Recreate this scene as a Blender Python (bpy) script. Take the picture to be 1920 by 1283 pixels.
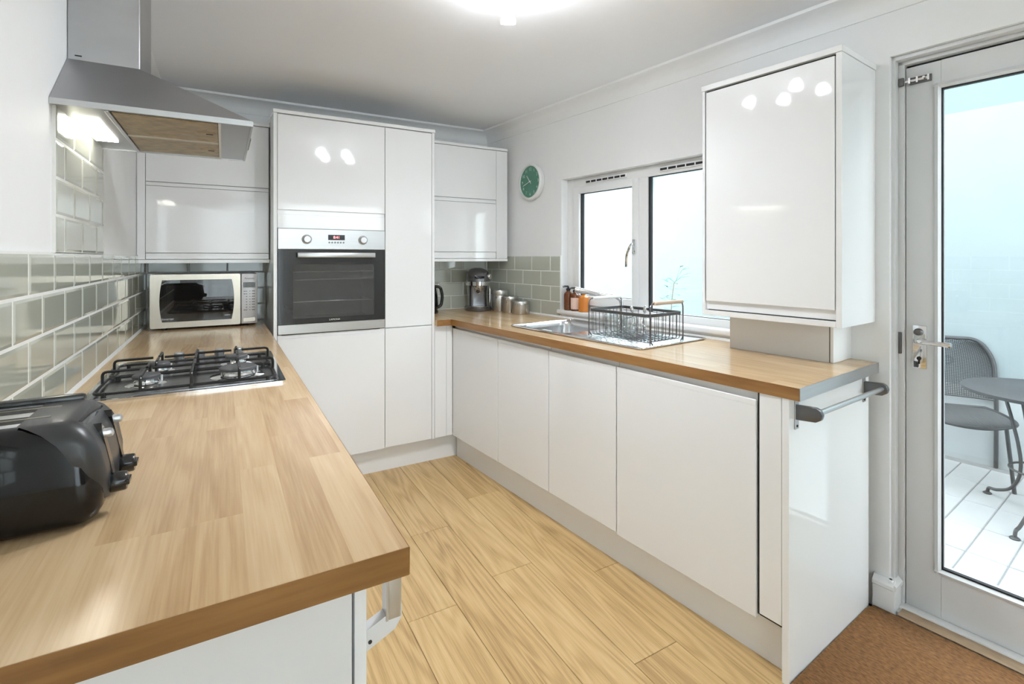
import bpy, bmesh, math, random
from mathutils import Vector, Matrix
random.seed(7)
S = bpy.context.scene
for o in list(bpy.data.objects): bpy.data.objects.remove(o, do_unlink=True)
COL = S.collection
R_ = math.radians
W = .92            # worktop height
# ------------------------------------------------------------------ camera
F, PX, HY, VL = 942., 960., 483.3, 417.
YAW = math.atan((PX - VL) / F)
cam_d = bpy.data.cameras.new('camera'); cam = bpy.data.objects.new('camera', cam_d); COL.objects.link(cam)
cam.location = (.392, 0, 1.315); cam.rotation_euler = (R_(90), 0, -YAW)
cam_d.sensor_fit = 'HORIZONTAL'; cam_d.sensor_width = 36.; cam_d.lens = 36. * F / 1920
cam_d.shift_x = 0; cam_d.shift_y = -(641.5 - HY) / 1920
cam_d.clip_start = .02; cam_d.clip_end = 200
S.camera = cam
# ------------------------------------------------------------------ world, exposure
LAMP = 1000.       # radiance of the spot bulbs' faces
HOOD_LAMP = 10.
wd = bpy.data.worlds.new('overcast_sky'); S.world = wd; wd.use_nodes = True
bg = wd.node_tree.nodes['Background']; bg.inputs[0].default_value = (.94, .965, 1., 1); bg.inputs[1].default_value = 6.0
S.view_settings.view_transform = 'Standard'; S.view_settings.look = 'None'
S.view_settings.gamma = 1; S.view_settings.use_curve_mapping = False
S.view_settings.exposure = 0.48

# ------------------------------------------------------------------ materials
MATS = {}
def new_mat(name):
    m = bpy.data.materials.new(name); m.use_nodes = True; nt = m.node_tree
    b = nt.nodes['Principled BSDF']; MATS[name] = m
    return m, nt, b
def plain(name, col, rough=.5, metal=0., coat=0., bump=0., bscale=60., var=0., spec=.5, aniso=None):
    m, nt, b = new_mat(name); N = nt.nodes; L = nt.links
    b.inputs['Base Color'].default_value = (*col, 1); b.inputs['Roughness'].default_value = rough
    b.inputs['Metallic'].default_value = metal; b.inputs['Coat Weight'].default_value = coat
    b.inputs['Coat Roughness'].default_value = .04; b.inputs['Specular IOR Level'].default_value = spec
    tc = N.new('ShaderNodeTexCoord'); mp = N.new('ShaderNodeMapping')
    L.new(tc.outputs['Object'], mp.inputs[0])
    if aniso: mp.inputs['Scale'].default_value = aniso
    nz = N.new('ShaderNodeTexNoise'); nz.inputs['Scale'].default_value = bscale; nz.inputs['Detail'].default_value = 4
    L.new(mp.outputs[0], nz.inputs['Vector'])
    mx = N.new('ShaderNodeMix'); mx.data_type = 'RGBA'
    mx.inputs[6].default_value = (*[c * (1 - var) for c in col], 1); mx.inputs[7].default_value = (*[min(1, c * (1 + var)) for c in col], 1)
    L.new(nz.outputs['Fac'], mx.inputs[0]); L.new(mx.outputs[2], b.inputs['Base Color'])
    if bump:
        bp = N.new('ShaderNodeBump'); bp.inputs['Strength'].default_value = bump; bp.inputs['Distance'].default_value = .004
        L.new(nz.outputs['Fac'], bp.inputs['Height']); L.new(bp.outputs[0], b.inputs['Normal'])
    return m
def emit(name, col, strength):
    m, nt, b = new_mat(name)
    b.inputs['Base Color'].default_value = (.9, .9, .9, 1)
    b.inputs['Emission Color'].default_value = (*col, 1); b.inputs['Emission Strength'].default_value = strength
    return m
def glass(name, tint=(1, 1, 1), ior=1.45, gloss=1.0, rough=0.0, opac=0.0, ocol=(.5, .5, .5)):
    m = bpy.data.materials.new(name); m.use_nodes = True; nt = m.node_tree; N = nt.nodes; L = nt.links; MATS[name] = m
    for n in list(N): N.remove(n)
    out = N.new('ShaderNodeOutputMaterial'); tr = N.new('ShaderNodeBsdfTransparent'); tr.inputs[0].default_value = (*tint, 1)
    gl = N.new('ShaderNodeBsdfGlossy'); gl.inputs['Roughness'].default_value = rough
    fr = N.new('ShaderNodeLayerWeight'); pw = N.new('ShaderNodeMath'); pw.operation = 'POWER'; pw.inputs[1].default_value = 5.; L.new(fr.outputs['Facing'], pw.inputs[0])
    mu = N.new('ShaderNodeMath'); mu.operation = 'MULTIPLY_ADD'; mu.inputs[1].default_value = .9 * gloss; mu.inputs[2].default_value = .045 * gloss; mu.use_clamp = True; L.new(pw.outputs[0], mu.inputs[0])
    mx = N.new('ShaderNodeMixShader'); L.new(mu.outputs[0], mx.inputs[0]); L.new(gl.outputs[0], mx.inputs[2])
    if opac:
        df = N.new('ShaderNodeBsdfDiffuse'); df.inputs[0].default_value = (*ocol, 1)
        m2 = N.new('ShaderNodeMixShader'); m2.inputs[0].default_value = opac
        L.new(tr.outputs[0], m2.inputs[1]); L.new(df.outputs[0], m2.inputs[2]); L.new(m2.outputs[0], mx.inputs[1])
    else: L.new(tr.outputs[0], mx.inputs[1])
    L.new(mx.outputs[0], out.inputs[0]); return m
def ramp(nt, stops):
    r = nt.nodes.new('ShaderNodeValToRGB'); e = r.color_ramp.elements
    while len(e) < len(stops): e.new(.5)
    for el, (p, c) in zip(e, stops): el.position = p; el.color = (*c, 1)
    return r
def wood(name, dark, mid, light, rough=.4, along='Y', staves=None, coat=0., rnd=True, grain=1., figure=.5):
    """procedural oak; grain runs along the object's axis; staves=(width,length) prints a butcher-block pattern"""
    m, nt, b = new_mat(name); N = nt.nodes; L = nt.links
    tc = N.new('ShaderNodeTexCoord'); vec = tc.outputs['Object']
    rot = N.new('ShaderNodeMapping'); L.new(vec, rot.inputs[0])
    if along == 'X': rot.inputs['Rotation'].default_value = (0, 0, R_(90))
    vec = rot.outputs[0]
    if rnd:
        oi = N.new('ShaderNodeObjectInfo'); ad = N.new('ShaderNodeVectorMath'); ad.operation = 'ADD'
        sc = N.new('ShaderNodeMath'); sc.operation = 'MULTIPLY'; sc.inputs[1].default_value = 37.
        L.new(oi.outputs['Random'], sc.inputs[0]); L.new(vec, ad.inputs[0]); L.new(sc.outputs[0], ad.inputs[1]); vec = ad.outputs[0]
    gvec = vec; tone = None
    if staves:
        bm_ = N.new('ShaderNodeMapping'); bm_.inputs['Rotation'].default_value = (0, 0, R_(90)); L.new(vec, bm_.inputs[0])
        br = N.new('ShaderNodeTexBrick'); br.offset = .39; br.offset_frequency = 2; br.squash = 1.25; br.squash_frequency = 3
        br.inputs['Scale'].default_value = 1; br.inputs['Mortar Size'].default_value = 0
        br.inputs['Brick Width'].default_value = staves[1]; br.inputs['Row Height'].default_value = staves[0]
        br.inputs['Color1'].default_value = (0, 0, 0, 1); br.inputs['Color2'].default_value = (1, 1, 1, 1)
        L.new(bm_.outputs[0], br.inputs['Vector']); tone = br.outputs['Color']
        a2 = N.new('ShaderNodeVectorMath'); a2.operation = 'MULTIPLY_ADD'; a2.inputs[1].default_value = (9, 23, 5)
        L.new(tone, a2.inputs[0]); L.new(vec, a2.inputs[2]); gvec = a2.outputs[0]
    def noise(scale, s, detail=5, dist=0.):
        mp = N.new('ShaderNodeMapping'); mp.inputs['Scale'].default_value = scale; L.new(gvec, mp.inputs[0])
        n = N.new('ShaderNodeTexNoise'); n.inputs['Scale'].default_value = s; n.inputs['Detail'].default_value = detail
        n.inputs['Distortion'].default_value = dist; L.new(mp.outputs[0], n.inputs['Vector']); return n.outputs['Fac']
    fine = noise((230 * grain, 7 * grain, 80), 1., 5)
    broad = noise((9, .9, 4), 1., 3, .4)
    def madd(a, k, c):
        n = N.new('ShaderNodeMath'); n.operation = 'MULTIPLY_ADD'; L.new(a, n.inputs[0]); n.inputs[1].default_value = k
        if isinstance(c, float): n.inputs[2].default_value = c
        else: L.new(c, n.inputs[2])
        return n.outputs[0]
    body = noise((6.5, .55, 3), 1., 2, .25)
    sn = N.new('ShaderNodeMath'); sn.operation = 'SINE'; L.new(madd(body, 85., 0.), sn.inputs[0])
    v = madd(fine, .66, madd(broad, .55, madd(sn.outputs[0], figure * .11, -.17)))
    if tone is not None:
        sp = N.new('ShaderNodeSeparateColor'); L.new(tone, sp.inputs[0]); v = madd(sp.outputs[0], .36, madd(v, .85, -.07))
    if rnd and staves is None:
        v = madd(oi.outputs['Random'], .16, madd(v, 1., -.08))
    rp = ramp(nt, [(0.08, dark), (.45, mid), (.85, light)]); L.new(v, rp.inputs[0])
    L.new(rp.outputs[0], b.inputs['Base Color']); b.inputs['Roughness'].default_value = rough; b.inputs['Coat Weight'].default_value = coat
    b.inputs['Coat Roughness'].default_value = .12
    bp = N.new('ShaderNodeBump'); bp.inputs['Strength'].default_value = .12; bp.inputs['Distance'].default_value = .001
    L.new(fine, bp.inputs['Height']); L.new(bp.outputs[0], b.inputs['Normal'])
    return m
plain('wall_paint', (.87, .87, .865), .6, bump=.10, bscale=30, var=.012)
plain('ceiling_paint', (.86, .865, .885), .7, bump=.05, bscale=25, var=.012)
plain('trim_paint', (.86, .86, .855), .38, bump=.12, bscale=35, var=.015)
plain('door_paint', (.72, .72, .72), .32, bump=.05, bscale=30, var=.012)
plain('gloss_white', (.85, .85, .85), .055, coat=.15, var=.004, bscale=3)
plain('carcass_white', (.78, .78, .78), .35, var=.01, bscale=8)
plain('upvc_white', (.84, .84, .83), .28, var=.008, bscale=6)
plain('sage_tile', (.49, .505, .43), .07, coat=.5, var=.05, bscale=2.2, bump=.05)
plain('grout', (.80, .80, .77), .8, var=.06, bscale=50)
plain('sealant', (.84, .84, .82), .35, var=.02, bscale=20)
plain('brushed_steel', (.52, .52, .52), .32, 1., var=.08, bscale=1., aniso=(4, 4, 160))
plain('hood_steel', (.46, .46, .47), .30, 1., var=.12, bscale=4., aniso=(1, 1, 3))
plain('brushed_steel_dark', (.42, .42, .43), .33, 1., var=.08, bscale=6.)
plain('sink_steel', (.66, .66, .67), .20, 1., var=.05, bscale=8.)
plain('canister_steel', (.60, .59, .57), .30, 1., var=.06, bscale=8.)
plain('chrome', (.75, .75, .76), .07, 1., var=.02, bscale=5.)
plain('wire_steel', (.16, .16, .165), .32, .9, var=.05, bscale=20.)
plain('hob_steel', (.33, .33, .34), .26, 1., var=.08, bscale=10.)
plain('enamel_black', (.012, .012, .013), .28, var=.1, bscale=40.)
plain('burner_cap', (.10, .10, .105), .5, var=.15, bscale=60.)
plain('black_plastic', (.010, .010, .011), .22, coat=.3, var=.1, bscale=30.)
plain('black_gloss', (.005, .005, .006), .06, spec=.42, coat=0., var=.1, bscale=5.)
plain('toaster_grey', (.035, .035, .037), .36, coat=.1, var=.06, bscale=20.)
plain('gasket_black', (.012, .012, .013), .6, var=.1, bscale=30.)
plain('filter_mesh', (.42, .33, .20), .42, .55, var=.55, bscale=26., bump=.8)
plain('silver_paint', (.60, .60, .61), .30, .75, var=.04, bscale=12.)
plain('panel_silver', (.72, .72, .74), .35, .15, var=.03, bscale=12.)
plain('champagne_steel', (.56, .51, .43), .30, 1., var=.06, bscale=1., aniso=(160, 3, 3))
plain('oven_black', (.020, .020, .022), .12, coat=.5, var=.05, bscale=6.)
plain('oven_enamel', (.46, .46, .46), .4, var=.2, bscale=16.)
plain('microwave_inside', (.16, .14, .13), .4, var=.3, bscale=12.)
plain('display_dark', (.012, .010, .010), .12, var=.1, bscale=5.)
plain('display_grey', (.17, .18, .17), .3, var=.1, bscale=60.)
emit('display_red', (1., .05, .06), 3.)
plain('mark_grey', (.10, .10, .10), .5, var=.05, bscale=30.)
plain('mark_white', (.75, .75, .75), .5, var=.05, bscale=30.)
plain('coffee_metal', (.19, .19, .20), .24, .8, var=.06, bscale=8.)
plain('clock_green', (.075, .235, .165), .45, var=.05, bscale=20.)
plain('clock_white', (.78, .78, .77), .4, var=.01, bscale=20.)
plain('clock_marks', (.55, .72, .66), .5, var=.03, bscale=20.)
plain('coir', (.25, .115, .040), .95, var=.9, bscale=150., bump=1., aniso=(1, .4, 1))
plain('bare_timber', (.47, .33, .21), .6, var=.25, bscale=14., aniso=(9, 1, 4))
plain('wood_grip', (.62, .48, .37), .5, var=.12, bscale=30., aniso=(1, 8, 8))
plain('white_grip', (.82, .81, .78), .4, var=.03, bscale=30.)
plain('sponge_white', (.72, .70, .70), .9, var=.15, bscale=90., bump=.6)
plain('sponge_red', (.42, .14, .14), .9, var=.5, bscale=70., bump=.6)
plain('label_pink', (.80, .58, .48), .6, var=.04, bscale=30.)
plain('patio_stone', (.33, .33, .33), .6, var=.10, bscale=9., bump=.2)
plain('patio_joint', (.20, .20, .20), .9, var=.2, bscale=40.)
plain('render_wall', (.212, .246, .252), .85, var=.06, bscale=3.5, bump=.3)  # white wall darkened and tinted cyan to hold exposure under the raised sky
plain('backdrop_cyan', (.12, .205, .218), .85, var=.04, bscale=3., bump=.2)  # cyan of the sky, put into the backdrop's colour
plain('render_base', (.33, .345, .345), .9, var=.10, bscale=8., bump=.5)
plain('garden_metal', (.045, .045, .047), .5, .35, var=.1, bscale=30.)
plain('leaf', (.055, .21, .15), .6, var=.35, bscale=12.)
plain('stem', (.20, .17, .12), .8, var=.2, bscale=30.)
glass('pane_glass', (.93, .985, .995), gloss=.75)
glass('oven_glass', (.62, .62, .62), gloss=1.4, opac=.12, ocol=(.3, .3, .3))
glass('microwave_glass', (.30, .28, .27), gloss=1.5, opac=.15, ocol=(.05, .05, .05))
glass('tumbler_glass', (.93, .95, .95), gloss=1.3)
m, nt, b = new_mat('amber_glass'); b.inputs['Base Color'].default_value = (.30, .075, .012, 1); b.inputs['Roughness'].default_value = .06; b.inputs['Coat Weight'].default_value = .6
nz = nt.nodes.new('ShaderNodeTexNoise'); nz.inputs['Scale'].default_value = 25; rr = ramp(nt, [(.3, (.05, .012, .003)), (.7, (.22, .055, .010))]); nt.links.new(nz.outputs[0], rr.inputs[0]); nt.links.new(rr.outputs[0], b.inputs['Base Color'])
plain('orange_soap', (.62, .20, .025), .12, coat=.6, var=.15, bscale=15.)
m, nt, b = new_mat('added_curtain'); nt.nodes.remove(b)
_tl = nt.nodes.new('ShaderNodeBsdfTranslucent'); _tl.inputs[0].default_value = (.92, .93, .94, 1); _df = nt.nodes.new('ShaderNodeBsdfDiffuse'); _df.inputs[0].default_value = (.9, .9, .9, 1)
_mx = nt.nodes.new('ShaderNodeMixShader'); _mx.inputs[0].default_value = .30
nt.links.new(_tl.outputs[0], _mx.inputs[1]); nt.links.new(_df.outputs[0], _mx.inputs[2]); nt.links.new(_mx.outputs[0], nt.nodes['Material Output'].inputs[0])
wood('oak_floor', (.36, .215, .082), (.62, .415, .185), (.76, .555, .285), .36, coat=.12, figure=1.0)
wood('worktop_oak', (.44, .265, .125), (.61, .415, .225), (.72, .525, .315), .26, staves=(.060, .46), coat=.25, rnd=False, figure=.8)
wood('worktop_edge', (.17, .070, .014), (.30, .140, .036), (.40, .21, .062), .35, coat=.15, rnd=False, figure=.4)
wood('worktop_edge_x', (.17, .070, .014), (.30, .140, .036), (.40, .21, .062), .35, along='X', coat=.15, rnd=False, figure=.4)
emit('bulb_glow', (.90, .945, 1.), LAMP)
emit('bulb_side', (.90, .945, 1.), LAMP * .075)
emit('hood_glow', (1., .97, .86), HOOD_LAMP)

# ------------------------------------------------------------------ mesh builder
class MB:
    def __init__(s): s.bm = bmesh.new()
    def add(s, verts, faces):
        vs = [s.bm.verts.new(v) for v in verts]
        for f in faces:
            try: s.bm.faces.new([vs[i] for i in f])
            except ValueError: pass
        return vs
    def box(s, x0, x1, y0, y1, z0, z1, bev=0., seg=2):
        x0, x1 = min(x0, x1), max(x0, x1); y0, y1 = min(y0, y1), max(y0, y1); z0, z1 = min(z0, z1), max(z0, z1)
        vs = s.add([(x, y, z) for z in (z0, z1) for y in (y0, y1) for x in (x0, x1)],
                   [(0, 2, 3, 1), (4, 5, 7, 6), (0, 1, 5, 4), (2, 6, 7, 3), (0, 4, 6, 2), (1, 3, 7, 5)])
        if bev:
            es = list({e for v in vs for e in v.link_edges})
            bmesh.ops.bevel(s.bm, geom=es, offset=bev, segments=seg, profile=.5, affect='EDGES', clamp_overlap=True)
        return s
    def prism(s, poly, z0, z1, axis='Z', bev=0.):
        """poly of 2D points extruded along axis (Z: (x,y); Y: (x,z); X: (y,z))"""
        n = len(poly)
        def P(p, t): return (p[0], p[1], t) if axis == 'Z' else ((p[0], t, p[1]) if axis == 'Y' else (t, p[0], p[1]))
        vs = s.add([P(p, z0) for p in poly] + [P(p, z1) for p in poly],
              [tuple(range(n))[::-1], tuple(range(n, 2 * n))] + [(i, (i + 1) % n, n + (i + 1) % n, n + i) for i in range(n)])
        if bev:
            es = [e for e in {e for v in vs for e in v.link_edges}]
            bmesh.ops.bevel(s.bm, geom=es, offset=bev, segments=2, profile=.5, affect='EDGES', clamp_overlap=True)
        return s
    def lathe(s, prof, c=(0, 0, 0), seg=32, axis='Z', dirv=None):
        """prof: list of (r,h) ; closed at ends where r=0 by caps"""
        rings = []; c = Vector(c)
        if dirv is not None: q = Vector((0, 0, 1)).rotation_difference(Vector(dirv)).to_matrix()
        elif axis == 'Y': q = Matrix.Rotation(R_(-90), 3, 'X')
        elif axis == 'X': q = Matrix.Rotation(R_(90), 3, 'Y')
        else: q = Matrix.Identity(3)
        for r, h in prof:
            if r < 1e-6: rings.append([s.bm.verts.new(c + q @ Vector((0, 0, h)))])
            else: rings.append([s.bm.verts.new(c + q @ Vector((r * math.cos(2 * math.pi * k / seg), r * math.sin(2 * math.pi * k / seg), h))) for k in range(seg)])
        for a, b_ in zip(rings, rings[1:]):
            for k in range(seg):
                k2 = (k + 1) % seg
                if len(a) == 1 and len(b_) == 1: continue
                if len(a) == 1: f = [a[0], b_[k2], b_[k]][::-1]
                elif len(b_) == 1: f = [a[k], a[k2], b_[0]]
                else: f = [a[k], a[k2], b_[k2], b_[k]]
                try: s.bm.faces.new(f)
                except ValueError: pass
        for ring, rev in ((rings[0], True), (rings[-1], False)):
            if len(ring) > 1:
                try: s.bm.faces.new(ring[::-1] if rev else ring)
                except ValueError: pass
        return s
    def cyl(s, p0, p1, r, r1=None, seg=16):
        d = Vector(p1) - Vector(p0)
        return s.lathe([(r, 0), (r if r1 is None else r1, d.length)], p0, seg, dirv=d.normalized())
    def tube(s, pts, r, seg=8, closed=False, flat=None):
        pts = [Vector(p) for p in pts]; n = len(pts); rings = []; prev = None
        for i, p in enumerate(pts):
            if closed: t = pts[(i + 1) % n] - pts[i - 1]
            else: t = pts[min(i + 1, n - 1)] - pts[max(i - 1, 0)]
            t.normalize()
            if prev is None:
                u = t.cross(Vector((0, 0, 1)))
                if u.length < 1e-3: u = t.cross(Vector((1, 0, 0)))
                u.normalize()
            else:
                u = prev - t * prev.dot(t); u.normalize()
            prev = u; w = t.cross(u)
            rr = r[i] if isinstance(r, (list, tuple)) else r
            rings.append([s.bm.verts.new(p + u * (rr * math.cos(2 * math.pi * k / seg)) + w * ((flat or rr) * math.sin(2 * math.pi * k / seg))) for k in range(seg)])
        m_ = n if closed else n - 1
        for i in range(m_):
            a, b_ = rings[i], rings[(i + 1) % n]
            for k in range(seg):
                try: s.bm.faces.new([a[k], a[(k + 1) % seg], b_[(k + 1) % seg], b_[k]])
                except ValueError: pass
        if not closed:
            s.bm.faces.new(rings[0][::-1]); s.bm.faces.new(rings[-1])
        return s
    def xform(s, M):
        bmesh.ops.transform(s.bm, matrix=M, verts=s.bm.verts); return s
    def mesh(s, name, mat, smooth=35):
        bmesh.ops.recalc_face_normals(s.bm, faces=s.bm.faces)
        me = bpy.data.meshes.new(name); s.bm.to_mesh(me); s.bm.free()
        me.polygons.foreach_set('use_smooth', [True] * len(me.polygons)); me.set_sharp_from_angle(angle=R_(smooth))
        if mat: me.materials.append(MATS[mat])
        return me
def rounded(x0, x1, y0, y1, r, n=5):
    pts = []
    for cx, cy, a0 in ((x1 - r, y1 - r, 0), (x0 + r, y1 - r, 90), (x0 + r, y0 + r, 180), (x1 - r, y0 + r, 270)):
        for k in range(n + 1):
            a = R_(a0 + 90 * k / n); pts.append((cx + r * math.cos(a), cy + r * math.sin(a)))
    return pts
def fillet(pts, r, n=5):
    """round the corners of an open polyline"""
    pts = [Vector(p) for p in pts]; out = [pts[0]]
    for a, b_, c in zip(pts, pts[1:], pts[2:]):
        d1 = (a - b_); d2 = (c - b_); k = min(r, d1.length * .45, d2.length * .45)
        p0 = b_ + d1.normalized() * k; p1 = b_ + d2.normalized() * k
        for i in range(n + 1):
            t = i / n; out.append(p0 * (1 - t) ** 2 + b_ * 2 * t * (1 - t) + p1 * t ** 2)
    out.append(pts[-1]); return out
ID = Matrix.Identity(4)
def frame(x, y, deg): return Matrix.Translation((x, y, 0)) @ Matrix.Rotation(R_(deg), 4, 'Z')
FR = frame(2.24, 3.6, 6.4)      # right wall: x = out through the wall, y = along it (negative towards the viewer)
FB = frame(1.690, 3.034, 5.4)   # right base units: x = into the unit from the door face
def tag(o, label, cat, group=None, kind=None):
    o['label'] = label; o['category'] = cat
    if group: o['group'] = group
    if kind: o['kind'] = kind
    return o
class Thing:
    """an Empty at the thing's base; parts are written in frame coordinates"""
    def __init__(s, name, label, cat, base=(0, 0, 0), fr=ID, rz=0., group=None, kind=None):
        s.o = bpy.data.objects.new(name, None); COL.objects.link(s.o); s.o.empty_display_size = .05
        s.base = Vector(base); s.o.matrix_world = fr @ Matrix.Translation(base) @ Matrix.Rotation(R_(rz), 4, 'Z')
        tag(s.o, label, cat, group, kind); s.local = rz != 0.
    def part(s, name, mb, mat, parent=None, smooth=35, local=False, label=None):
        if not local: mb.xform(Matrix.Translation(-s.base))
        o = bpy.data.objects.new(name, mb.mesh(name, mat, smooth)); COL.objects.link(o); o.parent = parent or s.o
        if label: o['label'] = label
        return o
def single(name, mb, mat, label, cat, base=(0, 0, 0), fr=ID, group=None, kind=None, smooth=35):
    mb.xform(Matrix.Translation(-Vector(base)))
    o = bpy.data.objects.new(name, mb.mesh(name, mat, smooth)); COL.objects.link(o)
    o.matrix_world = fr @ Matrix.Translation(base)
    return tag(o, label, cat, group, kind)
def struct(name, mb, mat, label, fr=ID, smooth=35):
    o = bpy.data.objects.new(name, mb.mesh(name, mat, smooth)); COL.objects.link(o); o.matrix_world = fr
    o['kind'] = 'structure'; o['label'] = label; o['category'] = name.split('_')[0]
    return o
def child(name, mb, mat, parent, smooth=35):
    o = bpy.data.objects.new(name, mb.mesh(name, mat, smooth)); COL.objects.link(o); o.parent = parent; return o
def text_mb(txt, size, depth=.0004, align='CENTER'):
    cu = bpy.data.curves.new('lettering', 'FONT'); cu.body = txt; cu.size = size; cu.extrude = depth; cu.align_x = align; cu.align_y = 'CENTER'; cu.resolution_u = 3
    ob = bpy.data.objects.new('lettering', cu); COL.objects.link(ob); bpy.context.view_layer.update()
    me = bpy.data.meshes.new_from_object(ob.evaluated_get(bpy.context.evaluated_depsgraph_get()))
    mb = MB(); mb.bm.from_mesh(me); bpy.data.objects.remove(ob); bpy.data.meshes.remove(me); bpy.data.curves.remove(cu)
    return mb
# orientation: text lying in local XY facing +Z -> standing, facing -Y
STAND = Matrix.Rotation(R_(90), 4, 'X')

# ================================================================== STRUCTURE
CEIL = 2.312; REAR = -2.9
TAN = math.tan(R_(6.4))
def wall_x(y): return 2.24 + (3.6 - y) * TAN
fl = struct('floor', MB().prism([(-.05, REAR), (wall_x(REAR) + .05, REAR), (wall_x(3.6) + .05, 3.6), (-.05, 3.6)], -.06, -.006, 'Z'), 'gasket_black', 'oak plank floor of the kitchen')
# planks: rows run along Y, pitch measured from the photograph
PITCH = .1925; joints = {0: 1.755, 1: 2.29, 2: 1.835, 3: 1.21, 4: 1.65}
plank_cache = {}
for row in range(-5, 11):
    x0 = .97 + PITCH * row; L = 1.285
    j = joints.get(row, 1.0 + .41 * ((row * 7) % 5))
    ys = [j + L * k for k in range(-5, 4)]; ys = [y for y in ys if REAR < y < 3.6]; ys = [REAR] + ys + [3.6]
    for a, c in zip(ys, ys[1:]):
        c = min(c, 3.6 - (x0 + .10 - 2.24) / TAN) if x0 > 2.1 else c
        ln = c - a
        if ln < .05: continue
        key = round(ln, 3)
        if key not in plank_cache:
            plank_cache[key] = MB().box(-PITCH / 2 + .0007, PITCH / 2 - .0007, -ln / 2 + .0009, ln / 2 - .0009, -.012, 0, .0012, 1).mesh('plank', 'oak_floor')
        o = bpy.data.objects.new('plank', plank_cache[key]); COL.objects.link(o); o.parent = fl; o.location = (x0 + PITCH / 2, (a + c) / 2, 0)
struct('ceiling', MB().prism([(-.1, REAR - .1), (wall_x(REAR) + .25, REAR - .1), (wall_x(3.7) + .25, 3.72), (-.1, 3.72)], CEIL, CEIL + .1, 'Z'), 'ceiling_paint', 'smooth white ceiling')
wl = struct('wall_left', MB().box(-.12, 0, REAR - .1, 3.6, -.06, CEIL), 'wall_paint', 'white wall with sage tile splashback behind the hob')
wb = struct('wall_back', MB().box(-.12, 2.5, 3.6, 3.74, -.06, CEIL), 'wall_paint', 'white wall behind the tall oven units')
# right wall with window and door openings (frame FR)
WY0, WY1, WZ0, WZ1 = -.885, -2.10, .945, 1.832      # window opening
DY0, DY1, DZ1 = -2.70, -3.58, 2.062                 # door opening
TH = .26
mb = MB()
mb.box(0, TH, .1, WY0, -.06, CEIL)
mb.box(0, TH, WY0, WY1, -.06, WZ0); mb.box(0, TH, WY0, WY1, WZ1, CEIL)
mb.box(0, TH, WY1, DY0, -.06, CEIL)
mb.box(0, TH, DY0, DY1, DZ1, CEIL); mb.box(0, .16, DY0, DY1, -.16, -.062)
mb.box(0, TH, DY1, -6.7, -.06, CEIL)
wr = struct('wall_right', mb, 'wall_paint', 'white wall with the window and glazed garden door', FR)
# unseen rear wall; its glazed opening is added for fill daylight
RZT = 2.25; RXA, RXB, RXC = .05, 1.20, 2.90
mb = MB(); mb.box(-.1, RXA, REAR - .1, REAR, -.06, CEIL); mb.box(RXC, 3.3, REAR - .1, REAR, -.06, CEIL); mb.box(RXA, RXC, REAR - .1, REAR, RZT, CEIL); mb.box(RXB, RXC, REAR - .1, REAR, -.06, 1.72)
struct('wall_rear', mb, 'wall_paint', 'white wall with added fill glazing behind the camera')
fy = (REAR - .08, REAR - .02)
w2 = struct('window_fill', MB().box(RXA, RXA + .06, *fy, 0, RZT).box(RXB - .06, RXB, *fy, 0, RZT).box(RXC - .05, RXC, *fy, 1.72, RZT).box(RXA, RXC, *fy, RZT - .05, RZT).box(RXA, RXB, *fy, -.04, .06).box(RXB, RXC, *fy, 1.72, 1.77), 'upvc_white', 'white framed fill glazing added behind the camera')  # unseen glazing added to bring daylight in from behind the camera
child('pane', MB().box(RXA + .06, RXB - .06, REAR - .052, REAR - .048, .06, RZT - .05), 'pane_glass', w2)
child('pane', MB().box(RXB, RXC - .05, REAR - .052, REAR - .048, 1.77, RZT - .05), 'pane_glass', w2)
q = MB()
for k in range(60):
    x = .02 + k * .0208; ya, yb = REAR + .05 + .018 * math.sin(k * .95), REAR + .05 + .018 * math.sin((k + 1) * .95)
    q.add([(x, ya, .03), (x + .0208, yb, .03), (x + .0208, yb, 2.27), (x, ya, 2.27)], [(0, 1, 2, 3)])
single('added_curtain', q, 'added_curtain', 'sheer white curtain added over the fill glazing behind the camera', 'curtain', (.6, REAR + .05, .03))  # added out of view to soften the fill glazing's reflection in the doors
# coving
def coving(name, a, c, fr, label):
    """cove moulding: profile in (out-from-wall, z), extruded along the frame's Y"""
    prof = [(0, CEIL), (0, 2.226), (.008, 2.226), (.010, 2.234)]
    for k in range(7):
        t = k / 6 * math.pi / 2; prof.append((.012 + .078 * (1 - math.cos(t)), 2.238 + .060 * math.sin(t)))
    prof += [(.094, 2.300), (.096, CEIL)]
    return struct(name, MB().prism([(-p, z) for p, z in prof], a, c, 'Y'), 'trim_paint', label, fr)
coving('trim_1', 0.1, -6.7, FR, 'white coving along the window wall')
coving('trim_2', -2.6, .1, frame(0, 3.6, 90), 'white coving above the tall oven units')
coving('trim_3', -3.6, 6.6, frame(0, 0, 180), 'white coving above the cooker hood')

# ------------------------------------------------------------------ tiles
TP, TR_, GAP = .2025, .1015, .0040
tcache = {}
def tile_mesh(w, h, bev):
    k = (round(w, 3), round(h, 3), bev)
    if k not in tcache:
        d = .007; t = MB(); i1 = .0012; i2 = .009 if bev else .0035; lo = .0050 if bev else .0055
        rings = [[(x0 * s_, y0 * s__, z) for x0, y0 in ((-1, -1), (1, -1), (1, 1), (-1, 1))] for s_, s__, z in ((w / 2, h / 2, 0), (w / 2, h / 2, lo - .001), (w / 2 - i1, h / 2 - i1, lo), (w / 2 - min(i2, w / 3), h / 2 - min(i2, h / 3), d))]
        t.add([p for r in rings for p in r], [(a * 4 + q, a * 4 + (q + 1) % 4, a * 4 + 4 + (q + 1) % 4, a * 4 + 4 + q) for a in range(3) for q in range(4)] + [(12, 13, 14, 15), (3, 2, 1, 0)])
        tcache[k] = t.mesh('tile', 'sage_tile', 12)
    return tcache[k]
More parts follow.
